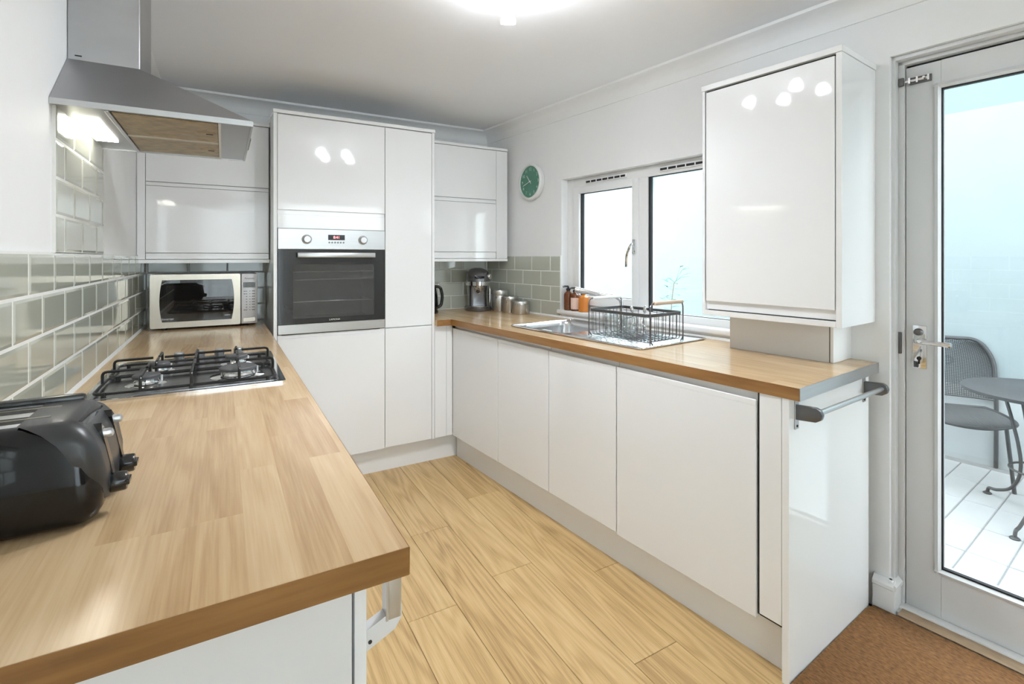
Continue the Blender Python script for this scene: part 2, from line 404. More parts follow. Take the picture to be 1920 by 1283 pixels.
def lay_tiles(parent, fr_tile, u0, u1, z0, rows, phase, bev=False):
    """fr_tile maps (u,v=z,n) to the parent's space; joints of row r fall on phase + r*TP/2"""
    for r in range(rows):
        za, zb = z0 + r * TR_, z0 + (r + 1) * TR_
        ph = phase + (TP / 2 if r % 2 else 0)
        k = math.floor((u0 - ph) / TP); u = u0
        while u < u1 - 1e-4:
            nx = min(ph + (k + 1) * TP, u1); k += 1
            if nx - u > .012:
                o = bpy.data.objects.new('tile', tile_mesh(nx - u - GAP, zb - za - GAP, bev)); COL.objects.link(o)
                o.parent = parent; o.matrix_local = fr_tile @ Matrix.Translation(((u + nx) / 2, (za + zb) / 2, .002))
            u = nx
# left wall: u = Y, normal +X
ML = Matrix(((0, 0, 1, 0), (1, 0, 0, 0), (0, 1, 0, 0), (0, 0, 0, 1)))
Z0 = W + .001
child('grout_bed', MB().box(0, .0072, .30, 3.6, W, Z0 + 4 * TR_ + .002).box(0, .0072, 1.763, 2.392, Z0 + 4 * TR_, Z0 + 7.9 * TR_), 'grout', wl)
lay_tiles(wl, ML, .30, 3.592, Z0, 4, 1.55 - TP / 2, True)
lay_tiles(wl, ML, 1.765, 2.39, Z0 + 4 * TR_, 4, 1.55 - TP / 2, True)
# back wall: u = X, normal -Y
MK = Matrix(((1, 0, 0, 0), (0, 0, -1, 3.6), (0, 1, 0, 0), (0, 0, 0, 1)))
child('grout_bed', MB().box(0, .633, 3.5928, 3.6, W, Z0 + 4 * TR_).box(1.563, 2.235, 3.5928, 3.6, W, Z0 + 4 * TR_), 'grout', wb)
lay_tiles(wb, MK, .008, .632, Z0, 4, .115, False)
lay_tiles(wb, MK, 1.58, 2.232, Z0, 4, 1.92, False)
# right wall: u = -y of FR (towards the viewer), normal -x
MR = Matrix(((0, 0, -1, 0), (-1, 0, 0, 0), (0, 1, 0, 0), (0, 0, 0, 1)))
child('grout_bed', MB().box(-.0072, 0, -.008, -.884, W, Z0 + 4 * TR_ + .002), 'grout', wr)
lay_tiles(wr, MR, .009, .882, Z0, 4, .275, False)
# sealant beads
single('sealant_bead', MB().prism([(0.0, W), (.016, W), (.0085, W + .011), (0.0, W + .011)], .66, 3.58, 'Y'), 'sealant', 'white silicone bead along the tiles behind the hob', 'sealant')
single('sealant_bead', MB().prism([(0.0, W), (-.016, W), (-.0085, W + .011), (0.0, W + .011)], -.01, -2.1, 'Y'), 'sealant', 'white silicone bead behind the sink', 'sealant', fr=FR)

# ------------------------------------------------------------------ window
FXA, FXB = .055, .115
w1 = struct('window_1', MB().box(FXA, FXB, WY0, WY0 - .062, WZ0 + .02, WZ1, .004).box(FXA, FXB, WY1, WY1 + .062, WZ0 + .02, WZ1, .004)
            .box(FXA, FXB, WY0 - .06, WY1 + .06, WZ1 - .062, WZ1, .004).box(FXA, FXB, WY0 - .06, WY1 + .06, WZ0 + .02, WZ0 + .065, .004)
            .box(FXA, FXB, -1.485, -1.548, WZ0 + .06, WZ1 - .06, .004), 'upvc_white', 'white plastic window of two panes above the sink', FR)
# opening sash on the left
SA, SB, SZ0, SZ1 = -.948, -1.487, 1.012, 1.772
sh = child('sash', MB().box(FXA - .012, FXB - .01, SA, SA - .058, SZ0, SZ1, .005).box(FXA - .012, FXB - .01, SB, SB + .046, SZ0, SZ1, .005)
           .box(FXA - .012, FXB - .01, SA - .05, SB + .04, SZ1 - .042, SZ1, .005).box(FXA - .012, FXB - .01, SA - .05, SB + .04, SZ0, SZ0 + .060, .005), 'upvc_white', w1)
def gasket(p, ya, yb, za, zb, x, t=.006, wide=.013):
    child('gasket', MB().box(x, x + .02, ya, ya - wide, za, zb).box(x, x + .01, yb, yb + .003, za, zb).box(x, x + .01, ya, yb, zb - .004, zb).box(x, x + .01, ya, yb, za, za + .003), 'gasket_black', p)
gasket(sh, SA - .058, SB + .046, SZ0 + .060, SZ1 - .042, FXA + .004)
child('pane', MB().box(FXA + .018, FXA + .024, SA - .055, SB + .043, SZ0 + .055, SZ1 - .039), 'pane_glass', sh)
gasket(w1, -1.548, WY1 + .062, WZ0 + .065, WZ1 - .062, FXA + .006)
child('pane', MB().box(FXA + .022, FXA + .028, -1.545, WY1 + .059, WZ0 + .06, WZ1 - .059), 'pane_glass', w1)
hd = child('handle', MB().box(FXA - .024, FXA - .010, -1.452, -1.474, 1.335, 1.42, .004), 'chrome', sh)
child('lever', MB().tube(fillet([(FXA - .02, -1.462, 1.40), (FXA - .05, -1.460, 1.385), (FXA - .052, -1.437, 1.33), (FXA - .045, -1.428, 1.262)], .02), .0075, 8), 'chrome', hd)
for ya, yb in ((-1.06, -1.40), (-1.63, -2.02)):
    vt = child('trickle_vent', MB().box(FXA - .010, FXA + .002, ya, yb, WZ1 - .046, WZ1 - .022, .003), 'upvc_white', w1)
    n = 7; st = (yb - ya) / n
    child('slot', MB().box(FXA - .0125, FXA - .008, ya + .01 * -1, yb + .01, WZ1 - .040, WZ1 - .028), 'gasket_black', vt)
    mbv = MB()
    for k in range(1, n): mbv.box(FXA - .014, FXA - .008, ya + st * k, ya + st * k - .006, WZ1 - .041, WZ1 - .027)
    child('slot_bar', mbv, 'upvc_white', vt)
single('window_sill', MB().box(-.022, FXA + .01, WY0 + .028, WY1 - .03, .944, .972, .008, 3), 'trim_paint', 'white painted sill under the window above the sink', 'sill', fr=FR, base=(0, -1.5, .944))

# ------------------------------------------------------------------ garden door
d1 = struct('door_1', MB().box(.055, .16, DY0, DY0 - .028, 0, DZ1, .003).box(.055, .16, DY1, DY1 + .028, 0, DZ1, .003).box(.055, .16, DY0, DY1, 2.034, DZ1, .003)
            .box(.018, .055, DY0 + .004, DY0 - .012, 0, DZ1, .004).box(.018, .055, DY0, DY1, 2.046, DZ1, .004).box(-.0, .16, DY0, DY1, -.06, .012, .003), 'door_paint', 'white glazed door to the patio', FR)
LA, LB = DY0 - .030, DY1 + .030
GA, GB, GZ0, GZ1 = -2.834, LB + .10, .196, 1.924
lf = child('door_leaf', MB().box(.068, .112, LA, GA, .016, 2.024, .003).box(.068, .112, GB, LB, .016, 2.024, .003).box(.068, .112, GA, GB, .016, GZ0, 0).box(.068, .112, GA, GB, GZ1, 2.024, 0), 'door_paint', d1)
child('shadow_gap', MB().box(.085, .108, DY0 - .026, LA + .0005, .012, 2.03).box(.085, .108, LA, LB, 2.022, 2.0345), 'gasket_black', d1)
def bead(a, c, z0, z1, x0, wdt):
    q = MB()
    q.prism([(x0, a), (x0 - .006, a), (x0 - .012, a - wdt * .6), (x0, a - wdt)], z0, z1, 'Z')
    q.prism([(x0, c), (x0 - .006, c), (x0 - .012, c + wdt * .6), (x0, c + wdt)], z0, z1, 'Z')
    q.prism([(x0, z0), (x0 - .006, z0), (x0 - .012, z0 + wdt * .6), (x0, z0 + wdt)], a, c, 'Y')
    q.prism([(x0, z1), (x0 - .006, z1), (x0 - .012, z1 - wdt * .6), (x0, z1 - wdt)], a, c, 'Y')
    return q
child('glazing_bead', bead(GA + .018, GB - .018, GZ0 - .018, GZ1 + .018, .068, .018), 'door_paint', lf)
child('gasket', MB().box(.070, .086, GA, GA - .004, GZ0, GZ1).box(.070, .086, GA, GB, GZ0, GZ0 + .006).box(.070, .086, GA, GB, GZ1 - .005, GZ1), 'gasket_black', lf)
child('pane', MB().box(.086, .092, GA, GB, GZ0, GZ1), 'pane_glass', lf)
ha = child('door_handle', MB().box(.060, .069, -2.752, -2.794, .908, 1.066, .003), 'chrome', lf)
child('lever', MB().tube(fillet([(.062, -2.772, 1.012), (.020, -2.772, 1.012), (.018, -2.80, 1.012), (.018, -2.872, 1.010)], .015), [.009] * 8 + [.008] * 6 + [.007] * 0 if False else .0085, 10), 'chrome', ha)
child('thumb_turn', MB().lathe([(.013, 0), (.013, .014), (.009, .018), (0, .018)], (.060, -2.772, 1.043), 16, dirv=(-1, 0, 0)), 'wire_steel', ha)
child('keyhole', MB().lathe([(.007, 0), (.007, .003), (0, .003)], (.060, -2.772, .945), 12, dirv=(-1, 0, 0)).box(.057, .061, -2.7695, -2.7745, .925, .945), 'gasket_black', ha)
hg = child('strike_plate', MB().box(.048, .058, DY0 - .008, DY0 - .022, .955, 1.035, .002), 'wire_steel', d1)
bo = child('door_bolt', MB().box(.062, .069, -2.742, -2.808, 1.957, 1.983, .002), 'wire_steel', lf)
child('bolt_bar', MB().cyl((.056, -2.718, 1.970), (.056, -2.802, 1.970), .005).cyl((.056, -2.79, 1.970), (.040, -2.79, 1.970), .0045).box(.050, .064, -2.742, -2.748, 1.960, 1.981).box(.050, .064, -2.765, -2.771, 1.960, 1.981).box(.050, .064, -2.798, -2.804, 1.960, 1.981), 'chrome', bo)
child('bolt_keep', MB().box(.045, .056, DY0 - .012, DY0 - .030, 1.955, 1.986, .003), 'wire_steel', bo)
# skirting stub wrapping the corner beside the door
prof = [(0, 0), (.020, 0), (.020, .088), (.026, .094), (.026, .106), (.018, .113), (.010, .124), (0, .124)]
mb = MB(); mb.prism([(-p, z) for p, z in prof], -2.652, DY0 - .018, 'Y')
mb.prism([(DY0 - p, z) for p, z in prof], -.018, .052, 'X')
bb = struct('baseboard_right', mb, 'trim_paint', 'short white moulded skirting stub beside the garden door', FR)
single('threshold_strip', MB().box(.030, .066, DY0 - .02, DY1 + .02, .008, .022, .003), 'trim_paint', 'white painted door cill below the glazed door', 'threshold', fr=FR, base=(.03, -3.1, .012))
single('timber_strip', MB().box(-.024, .030, DY0 - .03, DY1 + .02, .0125, .0165, .002), 'bare_timber', 'bare timber strip between doormat and door cill', 'threshold', fr=FR, base=(-.02, -3.1, 0))

# ================================================================== LEFT RUN
EF = .614
t = Thing('worktop', 'oak block worktop on the left carrying hob, toaster and microwave', 'worktop', (.3, 1.8, W - .038))
t.part('top', MB().box(.0015, EF - .0015, .6655, 3.595, W - .038, W, .0), 'worktop_oak')
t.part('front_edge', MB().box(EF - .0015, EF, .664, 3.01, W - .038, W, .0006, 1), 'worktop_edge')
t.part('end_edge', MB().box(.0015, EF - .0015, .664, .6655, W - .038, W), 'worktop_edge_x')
def base_unit(y0, y1, label, fr=ID, handle=False, side=True):
    u = Thing('base_cabinet', label, 'cabinet', (.29, (y0 + y1) / 2, 0), fr)
    u.part('carcass', MB().box(.012, .553, y0, y1, .15, W - .0385), 'carcass_white')
    d = u.part('door', MB().box(.557, .575, y0 + .0015, y1 - .0015, .155, .845, .002).prism([(.557, .845), (.575, .845), (.575, .852), (.563, .862), (.557, .862)], y0 + .0015, y1 - .0015, 'Y'), 'gloss_white')
    return u, d
u, d = base_unit(.74, 1.30, 'white base cabinet with bar handle at the near end of the left worktop')
h = u.part('handle', MB().prism([(.572, .735), (.618, .755), (.628, .770), (.628, .792), (.608, .780), (.572, .768)], .744, .762, 'Y', .0015), 'carcass_white', d)
h2 = u.part('bar', MB().box(.606, .628, .7435, .7625, .770, .875, .003).box(.6035, .607, .742, .764, .772, .875), 'silver_paint', d)
u.part('screw', MB().lathe([(.003, 0), (.003, .001), (0, .001)], (.580, .744, .750), 8, dirv=(0, -1, 0)), 'gasket_black', d)
base_unit(1.302, 1.90, 'white base cabinet on the left, beneath the hob front')
base_unit(1.902, 2.50, 'white base cabinet on the left, second from the tall oven unit')
base_unit(2.502, 2.99, 'white base cabinet on the left, next to the tall oven unit')
single('plinth_board', MB().box(.50, .518, .75, 3.08, 0, .148), 'gloss_white', 'white plinth under the left base cabinets', 'plinth', base=(.51, 1.9, 0))

# ------------------------------------------------------------------ hob
HX0, HX1, HY0, HY1 = .058, .567, 1.735, 2.322
t = Thing('gas_hob', 'steel gas hob with four burners set in the left worktop', 'hob', (.31, 2.03, W))
t.part('plate', MB().prism(rounded(HX0, HX1, HY0, HY1, .012), W + .0002, W + .007, 'Z'), 'chrome')
t.part('well', MB().prism(rounded(HX0 + .018, HX1 - .018, HY0 + .020, HY1 - .016, .02), W + .006, W + .0085, 'Z'), 'hob_steel')
burn = [(.190, 1.895, .033), (.205, 2.085, .029), (.437, 1.890, .050), (.437, 2.110, .033)]
for bx, by, br in burn:
    q = t.part('burner', MB().lathe([(br * 1.65, 0), (br * 1.5, .003), (br * 1.05, .006), (br * .95, .014), (br * .98, .020), (0, .020)], (bx, by, W + .008), 32), 'chrome')
    t.part('burner_cap', MB().lathe([(br * 1.06, .0), (br * 1.10, .003), (br * 1.10, .008), (br * 1.02, .011), (0, .012)], (bx, by, W + .027), 32), 'burner_cap', q)
    t.part('igniter', MB().cyl((bx + br * 1.15, by + br * .3, W + .008), (bx + br * 1.15, by + br * .3, W + .030), .003), 'mark_white', q)
for kx, ky in ((.253, 2.235), (.318, 2.238), (.382, 2.241), (.446, 2.244)):
    q = t.part('knob', MB().lathe([(.021, 0), (.021, .004), (.017, .007), (.0165, .031), (.015, .033), (0, .033)], (kx, ky, W + .008), 24), 'brushed_steel_dark')
    t.part('knob_cap', MB().lathe([(.0145, 0), (.0145, .0012), (0, .0012)], (kx, ky, W + .041), 24), 'silver_paint', q)
zt, zb_ = W + .055, W + .018
def grate(ya, yb, bs):
    g = t.part('pan_support', MB().tube([(x, y, zb_) for x, y in rounded(HX0 + .026, HX1 - .026, ya, yb, .02, 5)], .0042, 8, closed=True), 'enamel_black')
    r = .0042
    for bx, by, br in bs:
        k = max(br * .45, .016)
        for sx, sy in ((-1, 0), (1, 0), (0, -1), (0, 1)):
            cxm = (HX0 + HX1) / 2
            if sx:
                e = HX0 + .026 if sx < 0 else HX1 - .026
                pts = [(e, by, zb_), (e, by, zt), (bx + sx * k, by, zt)] if abs(e - bx) < .2 else [(cxm, by, zt), ((cxm + bx) / 2, by, zt), (bx + sx * k, by, zt)]
            else:
                e = ya if sy < 0 else yb
                pts = [(bx, e, zb_), (bx, e, zt), (bx, by + sy * k, zt)]
            t.part('finger', MB().tube(fillet(pts, .012, 4), r, 8), 'enamel_black', g)
    t.part('centre_bar', MB().tube(fillet([(cxm, ya, zb_), (cxm, ya, zt), (cxm, yb, zt), (cxm, yb, zb_)], .012, 4), r, 8), 'enamel_black', g)
    for x in (HX0 + .05, HX1 - .05, (HX0 + HX1) / 2):
        for y in (ya, yb): t.part('foot', MB().cyl((x, y, W + .0086), (x, y, zb_ + .004), .006, seg=10), 'enamel_black', g)
grate(HY0 + .028, 1.985, [burn[0], burn[2]])
grate(2.000, 2.195, [burn[1], burn[3]])

# ------------------------------------------------------------------ cooker hood
t = Thing('cooker_hood', 'stainless steel chimney cooker hood on the left wall', 'cooker hood', (.2, 2.05, 1.717))
X1, YA, YB, ZA, ZB = .474, 1.733, 2.372, 1.717, 1.733
CXf, CYA, CYB, CZ0 = .172, 1.911, 2.195, 1.895
# canopy pyramid shell above the rim
mb = MB(); mb.add([(.001, YA, ZB), (X1, YA, ZB), (X1, YB, ZB), (.001, YB, ZB), (.001, CYA, CZ0), (CXf, CYA, CZ0), (CXf, CYB, CZ0), (.001, CYB, CZ0)],
       [(0, 1, 5, 4), (1, 2, 6, 5), (2, 3, 7, 6), (3, 0, 4, 7), (4, 5, 6, 7)])
t.part('canopy', mb, 'brushed_steel_dark')
t.part('rim', MB().box(.001, X1, YA, YA + .006, ZA, ZB + .0005).box(.001, X1, YB - .006, YB, ZA, ZB + .0005).box(X1 - .006, X1, YA + .006, YB - .006, ZA, ZB + .0005), 'brushed_steel')
t.part('chimney', MB().box(.001, CXf, CYA, CYB, CZ0 - .002, CEIL - .001, .002, 1), 'hood_steel')
t.part('chimney_slot', MB().box(.018, .034, CYA - .0008, CYA + .001, CZ0 + .010, CZ0 + .0135), 'gasket_black')
# underside: light housing by the wall, filters, control strip
un = t.part('underside', MB().box(.001, .118, YA + .006, YB - .006, ZA + .004, ZA + .010).box(.118, .385, YA + .006, YA + .030, ZA + .004, ZA + .010).box(.118, .385, YB - .030, YB - .006, ZA + .004, ZA + .010).box(.001, X1 - .006, YA + .006, YB - .006, ZA + .0135, ZB - .001), 'brushed_steel')
t.part('control_strip', MB().box(.385, X1 - .006, YA + .006, YB - .006, ZA + .003, ZA + .010), 'brushed_steel_dark')
t.part('filter_rib', MB().box(.124, .380, 2.0475, 2.0585, ZA - .003, ZA + .004, .001, 1), 'champagne_steel')
t.part('filter_surround', MB().box(.121, .384, YA + .030, YB - .030, ZA + .004, ZA + .0065), 'gasket_black')
t.part('light_panel', MB().box(.016, .078, 1.885, 2.205, ZA - .0005, ZA + .004, .001, 1), 'hood_glow')
t.part('light_trim', MB().box(.112, .122, YA + .01, YB - .01, ZA - .003, ZA + .006, .001, 1), 'silver_paint')
for a, c in ((YA + .034, 2.050), (2.056, YB - .034)):
    f = t.part('grease_filter', MB().box(.124, .380, a, c, ZA + .001, ZA + .012, .0015, 1), 'filter_mesh')
    t.part('catch', MB().box(.322, .372, (a + c) / 2 - .02, (a + c) / 2 + .02, ZA - .001, ZA + .003, .001, 1), 'filter_mesh', f)
    t.part('catch_slot', MB().box(.346, .366, (a + c) / 2 - .006, (a + c) / 2 + .006, ZA - .0016, ZA + .001), 'gasket_black', f)
t.part('filter_edge', MB().box(.381, .388, YA + .02, YB - .02, ZA - .002, ZA + .006), 'mark_white')
t.part('control_button', MB().box(X1, X1 + .004, 1.96, 2.14, ZA + .003, ZA + .013, .001, 1), 'wire_steel')

# ------------------------------------------------------------------ toaster
TX0, TX1, TY0, TY1 = .012, .238, .940, 1.128
t = Thing('toaster', 'black long slot toaster with two levers and two dials on the left worktop', 'toaster', (.125, 1.034, W))
def shell(prof, name, mat, xe0, xe1):
    """loft of rounded rectangles: prof = [(z, inset_y, inset_x_right)]"""
    q = MB(); rings = []
    for z, iy, ix, rad in prof:
        pts = rounded(xe0, xe1 - ix, TY0 + iy, TY1 - iy, rad, 6)
        rings.append([q.bm.verts.new((x, y, z)) for x, y in pts])
    for a, c in zip(rings, rings[1:]):
        n = len(a)
        for k in range(n): q.bm.faces.new([a[k], a[(k + 1) % n], c[(k + 1) % n], c[k]])
    q.bm.faces.new(rings[0][::-1]); q.bm.faces.new(rings[-1])
    return t.part(name, q, mat, smooth=50)
shell([(W + .004, .012, .016, .022), (W + .010, .005, .008, .026), (W + .022, .001, .002, .028), (W + .05, .0, .0, .028), (W + .09, .002, .004, .027), (W + .125, .007, .013, .026), (W + .142, .013, .022, .024), (W + .150, .020, .032, .020), (W + .153, .028, .042, .016)], 'body', 'black_gloss', TX0, TX1)
# grey end housing over the control end
q = MB(); rings = []
for z, iy, ix, bk in ((W + .028, .030, -.0035, .012), (W + .045, .018, -.0045, .020), (W + .075, .008, -.003, .028), (W + .105, .004, .003, .034), (W + .126, .006, .011, .040), (W + .142, .011, .022, .046), (W + .151, .018, .034, .050), (W + .1555, .028, .046, .052)):
    xe = TX1 - ix; c1 = .020
    near = [(xe - bk, TY0 + iy - .003), (xe - c1, TY0 + iy - .003)] + [(xe - c1 + c1 * math.sin(a), TY0 + iy - .003 + c1 * (1 - math.cos(a))) for a in (R_(22), R_(45), R_(68), R_(90))]
    far = [(x, TY0 + TY1 - y) for x, y in near[::-1]]
    rings.append([q.bm.verts.new((x, y, z)) for x, y in near + far])
for a, c in zip(rings, rings[1:]):
    n = len(a)
    for k in range(n): q.bm.faces.new([a[k], a[(k + 1) % n], c[(k + 1) % n], c[k]])
q.bm.faces.new(rings[0][::-1]); q.bm.faces.new(rings[-1])
t.part('end_housing', q, 'toaster_grey', smooth=55)
t.part('top_plate', MB().box(TX0 + .004, .182, TY0 + .032, TY1 - .030, W + .146, W + .1545, .003), 'silver_paint')
for a, c in ((TY0 + .046, TY0 + .080), (TY0 + .108, TY0 + .142)):
    s_ = t.part('slot', MB().box(TX0 + .012, .170, a, c, W + .1535, W + .1550), 'gasket_black')
    t.part('bread_guide', MB().box(TX0 + .014, .168, (a + c) / 2 - .0015, (a + c) / 2 + .0015, W + .1545, W + .1565), 'champagne_steel', s_)
t.part('back_rim', MB().box(TX0, .190, TY1 - .030, TY1 - .012, W + .146, W + .164, .005, 2), 'black_plastic')
SHR = Matrix(((1, 0, -.20, .20 * (W + .06)), (0, 1, 0, 0), (0, 0, 1, 0), (0, 0, 0, 1)))
for y in (TY0 + .056, TY1 - .052):
    tr = t.part('lever_track', MB().prism([(y - .0075, W + .060), (y, W + .050), (y + .0075, W + .060), (y + .0085, W + .128), (y, W + .138), (y - .0085, W + .128)], TX1 - .015, TX1 + .0068, 'X').xform(SHR), 'black_plastic')
    t.part('lever', MB().box(TX1 - .010, TX1 + .0185, y - .008, y + .008, W + .116, W + .128, .004, 2).xform(SHR), 'silver_paint', tr)
    k = t.part('dial', MB().lathe([(.0145, 0), (.0155, .004), (.0145, .020), (.013, .022), (0, .022)], (TX1 + .002, y - .004, W + .044), 20, dirv=(1, 0, 0)), 'black_plastic')
    t.part('dial_grip', MB().box(TX1 + .020, TX1 + .028, y - .016, y + .008, W + .040, W + .048, .001, 1), 'black_plastic', k)
for x in (TX0 + .03, TX1 - .04):
    for y in (TY0 + .03, TY1 - .03): t.part('foot', MB().cyl((x, y, W + .0003), (x, y, W + .006), .009, seg=10), 'black_plastic')

# ------------------------------------------------------------------ microwave
MX0, MX1, MYF, MZ0, MZ1 = .056, .570, 3.285, W + .013, 1.223
t = Thing('microwave', 'silver microwave oven in the corner under the wall cabinet', 'microwave', (.313, 3.43, W))
t.part('body', MB().box(MX0 + .002, MX1 - .002, MYF + .018, 3.575, MZ0, MZ1, .006), 'panel_silver')
dx = .482
# door frame with a barrel shaped window
wx0, wx1, wz0, wz1 = MX0 + .046, dx - .036, MZ0 + .036, MZ1 - .034
def barrel(off, n=10):
    pts = []
    for k in range(n + 1):
        s_ = -1 + 2 * k / n; pts.append((wx1 + off - .012 * s_ * s_, (wz0 + wz1) / 2 + (wz1 - wz0 + 2 * off) / 2 * s_))
    for k in range(n + 1):
        s_ = 1 - 2 * k / n; pts.append((wx0 - off + .012 * s_ * s_, (wz0 + wz1) / 2 + (wz1 - wz0 + 2 * off) / 2 * s_))
    return pts
out = rounded(MX0, dx, MZ0, MZ1, .010, 5); inn = barrel(.004)
def frame_ring(outer, inner, y0, y1):
    q = MB(); bm = q.bm
    def loop(pts, y): return [bm.verts.new((x, y, z)) for x, z in pts]
    o0, i0, o1, i1 = loop(outer, y0), loop(inner, y0), loop(outer, y1), loop(inner, y1)
    def es(l): return [bm.edges.get((l[k], l[(k + 1) % len(l)])) or bm.edges.new((l[k], l[(k + 1) % len(l)])) for k in range(len(l))]
    bmesh.ops.triangle_fill(bm, use_beauty=True, edges=es(o0) + es(i0)); bmesh.ops.triangle_fill(bm, use_beauty=True, edges=es(o1) + es(i1))
    for a, c in ((o0, o1), (i0, i1)):
        for k in range(len(a)): bm.faces.new([a[k], a[(k + 1) % len(a)], c[(k + 1) % len(a)], c[k]])
    return q
dr = t.part('door', frame_ring(out, inn, MYF, MYF + .022), 'champagne_steel')
t.part('window', MB().prism(barrel(.003), MYF + .003, MYF + .006, 'Y'), 'microwave_glass', dr)
t.part('inner_frame', frame_ring(barrel(.004), [(p[0], p[1]) for p in rounded(wx0 + .028, wx1 - .024, wz0 + .040, wz1 - .024, .008, 4)], MYF + .0075, MYF + .014), 'black_gloss', dr)
t.part('cavity', MB().box(wx0 - .004, wx1 + .004, MYF + .0185, MYF + .020, wz0, wz1).box(wx0, wx1, MYF + .015, MYF + .018, wz0 + .046, wz0 + .050), 'microwave_inside', dr)
lt = text_mb('Inverter', .017); lt.xform(Matrix.Translation((wx0 + .034, MYF + .0025, wz0 + .012)) @ STAND); t.part('door_lettering', lt, 'mark_white', dr)
lt = text_mb('1000W', .010); lt.xform(Matrix.Translation((wx1 - .030, MYF + .0025, wz0 + .020)) @ STAND); t.part('door_badge', lt, 'mark_white', dr)
t.part('door_gap', MB().box(dx, dx + .004, MYF + .004, MYF + .02, MZ0, MZ1), 'gasket_black')
cp = t.part('control_panel', MB().box(dx + .004, MX1, MYF, MYF + .022, MZ0 + .001, MZ1 - .001, .005), 'panel_silver')
lt = text_mb('Panasonic', .0125); lt.xform(Matrix.Translation((dx + .046, MYF - .0006, MZ1 - .028)) @ STAND); t.part('maker_lettering', lt, 'mark_grey', cp)
t.part('display', MB().box(dx + .014, MX1 - .012, MYF - .001, MYF + .004, MZ1 - .080, MZ1 - .050), 'display_dark', cp)
t.part('display_screen', MB().box(dx + .022, MX1 - .018, MYF - .0016, MYF + .003, MZ1 - .076, MZ1 - .054), 'display_grey', cp)
q = MB()
for r in range(8):
    for c_, w_ in ((0, .006), (1, .004), (2, .003), (3, .010)):
        x = dx + .016 + (0, .012, .030, .042)[c_]; z = MZ1 - .100 - r * .0155
        if r in (2, 3, 4, 5, 6) and c_ == 0: continue
        q.box(x, x + w_ * 1.6, MYF - .0008, MYF + .003, z - .0035, z)
t.part('keypad', q, 'mark_grey', cp)
t.part('start_button', MB().box(dx + .012, MX1 - .012, MYF - .0018, MYF + .003, MZ0 + .012, MZ0 + .036, .001, 1), 'champagne_steel', cp)
for x in (MX0 + .06, MX1 - .06):
    for y in (MYF + .04, 3.54): t.part('foot', MB().cyl((x, y, W + .0003), (x, y, MZ0 + .001), .014, seg=12), 'black_plastic')

# ================================================================== BACK RUN
CF = 3.020     # face of the tall doors
t = Thing('tall_oven_cabinet', 'tall glossy white cabinet housing the built-in oven', 'cabinet', (.94, 3.3, 0))
XA, XB, XC, XD = .633, .652, 1.246, 1.546
t.part('carcass', MB().box(XB, XC - .001, CF + .022, 3.05, .150, .886).box(XB, XC - .001, CF + .022, 3.06, 1.480, 2.108).box(XB, XC - .001, 3.565, 3.598, .15, 2.108).box(XC - .018, XC - .001, 3.05, 3.565, .15, 2.108).box(XB, XC - .018, 3.05, 3.565, .15, .88).box(XB, XC - .018, 3.06, 3.565, 1.485, 2.108), 'carcass_white')
t.part('side_panel', MB().box(XA, XB - .001, CF, 3.598, .0, 2.108, .001, 1), 'gloss_white')
t.part('lift_door', MB().box(XB + .001, XC - .002, CF, CF + .019, 1.580, 2.104, .0015, 1), 'gloss_white')
t.part('filler_panel', MB().box(XB + .001, XC - .002, CF + .004, CF + .02, 1.478, 1.556, .001, 1).box(XB + .001, XC - .002, CF + .012, CF + .021, 1.556, 1.580), 'gloss_white')
t.part('door', MB().box(XB + .001, XC - .002, CF, CF + .019, .158, .868, .0015, 1).box(XB + .001, XC - .002, CF + .003, CF + .019, .868, .888, .001, 1), 'gloss_white')
t = Thing('larder_cabinet', 'slim tall glossy white larder cabinet beside the oven', 'cabinet', (1.4, 3.3, 0))
t.part('carcass', MB().box(XC + .001, XD - .001, CF + .022, 3.598, .150, 2.108), 'carcass_white')
t.part('upper_door', MB().box(XC + .001, XD - .002, CF, CF + .019, .889, 2.104, .0015, 1), 'gloss_white')
t.part('lower_door', MB().box(XC + .001, XD - .002, CF, CF + .019, .163, .885, .0015, 1), 'gloss_white')
t.part('side_panel', MB().box(XD, 1.563, CF, 3.598, .160, 2.108, .001, 1), 'gloss_white')
single('cornice_board', MB().box(XA - .002, 1.566, CF - .006, 3.598, 2.109, 2.128, .001, 1), 'gloss_white', 'white top board over the tall oven and larder units', 'cornice', base=(1.1, 3.3, 2.109))
single('plinth_board', MB().box(.655, 1.772, 3.088, 3.104, 0, .149), 'gloss_white', 'white plinth under the tall oven and larder units', 'plinth', base=(1.2, 3.09, 0))
# corner post between larder and the sink run
t = Thing('corner_filler', 'white corner filler panels between larder and sink units', 'cabinet panel', (1.63, 3.04, 0))
t.part('panel', MB().box(1.566, 1.645, CF + .003, CF + .02, .163, W - .040, .001, 1), 'gloss_white')
t.part('post', MB().box(1.647, 1.688, CF + .005, CF + .045, .163, W - .040, .001, 1), 'gloss_white')

